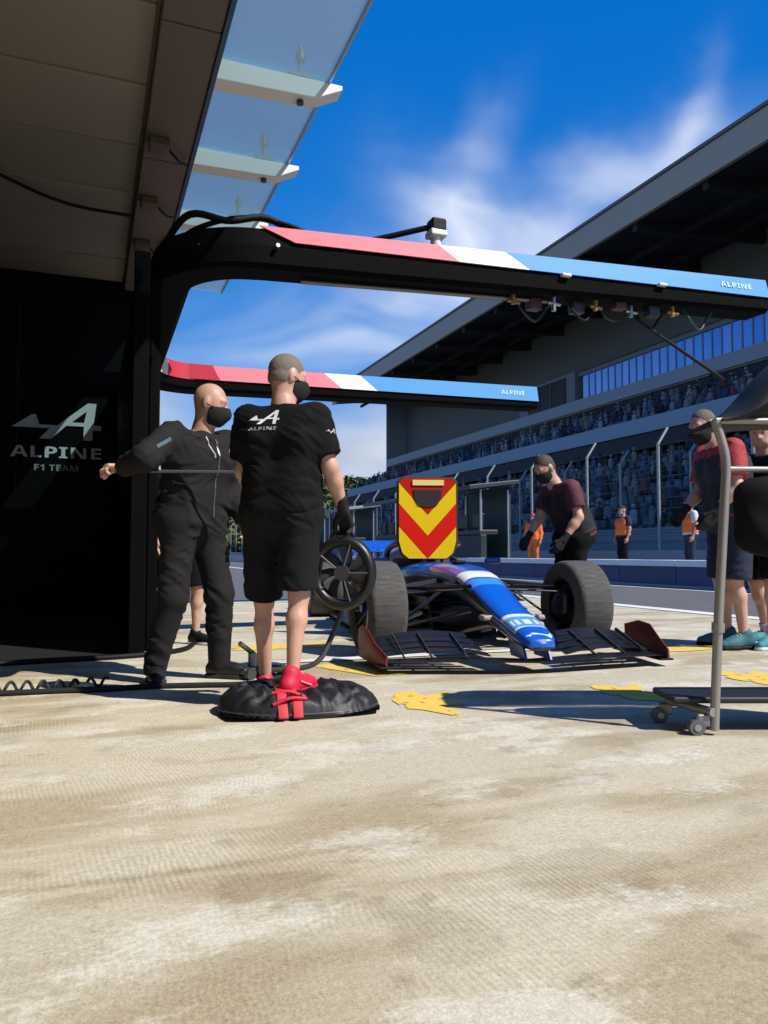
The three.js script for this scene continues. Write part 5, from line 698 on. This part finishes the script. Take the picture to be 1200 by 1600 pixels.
{ // trolley on casters at the right edge
  const t = thing('tool_trolley', 'pale tubular trolley on casters with a black tray at the right edge', 'trolley', [2.51, 0, -2.63], -0.365);
  // local +x runs to the right of the picture, -z away
  const fr = M(0.34, 0.32, 0.29, 0.45, 0.55);
  mesh('upright', tube([[0.022, 0.02, 0], [0.052, 0.5, 0], [0.090, 1.0, 0], [0.100, 1.14, 0], [0.096, 1.22, 0], [0.07, 1.32, 0], [0.058, 1.365, 0]], 0.020, 12, 40), fr, t);
  for (const y of [1.365, 1.15]) mesh('rail', rod([y > 1.2 ? 0.058 : 0.1, y, 0], [1.3, y - 0.01, 0], 0.014, 10), fr, t);
  mesh('second_upright', tube([[1.3, 0.04, 0], [1.3, 1.0, 0], [1.3, 1.36, 0]], 0.020, 10), fr, t);
  for (const x of [0.0, 1.3]) {
    const foot = mesh('foot_bar', [rod([x + 0.012, 0.10, 0.02], [x - 0.08, 0.10, -0.26], 0.020, 8)], fr, t);
    for (const [z, dx] of [[0.0, 0.0], [-0.25, -0.07]]) { const c = mesh('caster_fork', rbx(x + dx - 0.055, 0.034, z - 0.012, x + dx + 0.005, 0.09, z + 0.012, 0.01), M(0.25, 0.25, 0.25, 0.4, 0.6), foot); mesh('caster_wheel', [rod([x + dx - 0.055, 0.034, z - 0.018], [x + dx - 0.055, 0.034, z + 0.018], 0.034, 20)], M(0.12, 0.12, 0.125, 0.6), c); mesh('caster_hub', rod([x + dx - 0.055, 0.034, z - 0.022], [x + dx - 0.055, 0.034, z + 0.022], 0.015, 12), steel, c); }
  }
  mesh('tray', [rbx(-0.14, 0.125, -0.30, 1.45, 0.155, -0.035, 0.012)], M(0.014, 0.016, 0.02, 0.5), t);
  mesh('coupling', rod([0.048, 0.44, 0], [0.050, 0.48, 0], 0.027, 12), fr, t);
  mesh('added_shadow_bag', (() => { const A = []; for (let i = 0; i <= 20; i++) { const y = mix(0.76, 1.13, i / 20), e = Math.sqrt(Math.max(0.05, 1 - Math.pow(Math.abs(i / 10 - 1), 6))); A.push(Array.from({ length: 28 }, (_, k) => { const a = k / 28 * 2 * Math.PI, c = Math.cos(a), q = Math.sin(a); return [0.70 + Math.sign(c) * Math.pow(Math.abs(c), 0.3) * 0.56 * (0.4 * e + 0.6) + 0.01 * noise(y * 9, k, 3), y, -0.02 + q * 0.09 * e + 0.014 * noise(c * 5, y * 8, 6)]; })); } return loft(A); })(), M(0.005, 0.005, 0.006, 0.85, 0, { specularIntensity: 0.4 }), t);  // added black bag, hung on the rail to thicken the shadow on the ground
  mesh('hanging_cover', (() => { const A = []; for (let i = 0; i <= 24; i++) { const u = i / 24, x = mix(0.08, 1.35, u), h = 0.03 + 0.32 * sm(0, 0.32, u) + 0.015 * noise(u * 9, 1); A.push(Array.from({ length: 18 }, (_, k) => { const a = k / 18 * 2 * Math.PI; return [x, 1.35 + h * 0.5 + Math.sin(a) * h * 0.5 + 0.01 * noise(x * 8, k * 0.9, 2), -0.16 + Math.cos(a) * 0.2 + 0.012 * noise(x * 7, k, 4)]; })); } return loft(A); })(), M(0.006, 0.006, 0.007, 0.7), t);
}
{ // hoses on the apron
  tag(mesh('air_hose', tube([[-1.3, 0.016, -4.62], [-0.7, 0.016, -4.72], [-0.2, 0.016, -4.70], [0.1, 0.016, -4.66], [0.35, 0.016, -4.66], [0.62, 0.016, -4.6], [0.9, 0.016, -4.55], [1.15, 0.016, -4.75], [1.3, 0.016, -5.1]], 0.016, 8, 80), rubber), 'black hose lying along the apron at the feet of the coverall wearer', 'hose');
  const coil = []; for (let k = 0; k < 120; k++) { const a = k * 0.55; coil.push([mix(-0.75, 0.12, k / 119), 0.036 + 0.026 * Math.sin(a), -4.78 + 0.03 * Math.cos(a) + 0.02 * Math.sin(k * 0.09)]); }
  tag(mesh('coiled_hose', tube(coil, 0.009, 6, 480), M(0.02, 0.019, 0.018, 0.6)), 'coiled black hose lying at the left edge of the apron', 'hose');
  const cl = thing('hose_coupling', 'small pale green hose coupling on the apron by the coverall wearer', 'coupling', [0.0, 0, -4.72]); mesh('coupling_body', [rod([-0.035, 0.024, 0], [0.035, 0.024, 0], 0.022, 12), rod([-0.055, 0.024, 0], [-0.035, 0.024, 0], 0.015, 10)], M(0.45, 0.5, 0.2, 0.5), cl); mesh('coupling_ring', rod([-0.008, 0.025, 0], [0.008, 0.025, 0], 0.025, 12), alu, cl);
  tag(mesh('cable', tube([[-1.6, 0.02, -5.7], [-0.9, 0.02, -5.9], [-0.3, 0.02, -6.0], [0.3, 0.02, -6.06], [0.7, 0.02, -6.3], [0.9, 0.02, -6.9]], 0.02, 8, 50), black), 'thick black cable along the front edge of the dark garage floor', 'cable');
  const j = thing('wheel_jack', 'low dark jack with steel fittings between the two standing people', 'jack', [1.0, 0, -4.95], 0.5);
  mesh('jack_plate', rbx(-0.17, 0.03, -0.12, 0.17, 0.07, 0.12, 0.012), darkSteel, j); mesh('jack_lever', rod([0.1, 0.07, 0], [-0.15, 0.22, 0.05], 0.016, 8), steel, j);
  for (const [x, z] of [[-0.13, -0.13], [0.13, -0.13], [-0.13, 0.13], [0.13, 0.13]]) mesh('jack_roller', rod([x, 0.036, z - 0.015], [x, 0.036, z + 0.015], 0.036, 14), M(0.05, 0.05, 0.055, 0.5), j);
  for (const [x, z, y] of [[-0.05, 0.06, 0.15], [0.05, -0.05, 0.12]]) mesh('jack_fitting', rod([x, 0.07, z], [x, y, z], 0.033, 12), M(0.3, 0.3, 0.32, 0.4, 0.6), j);
}

renderer.render(scene, camera);
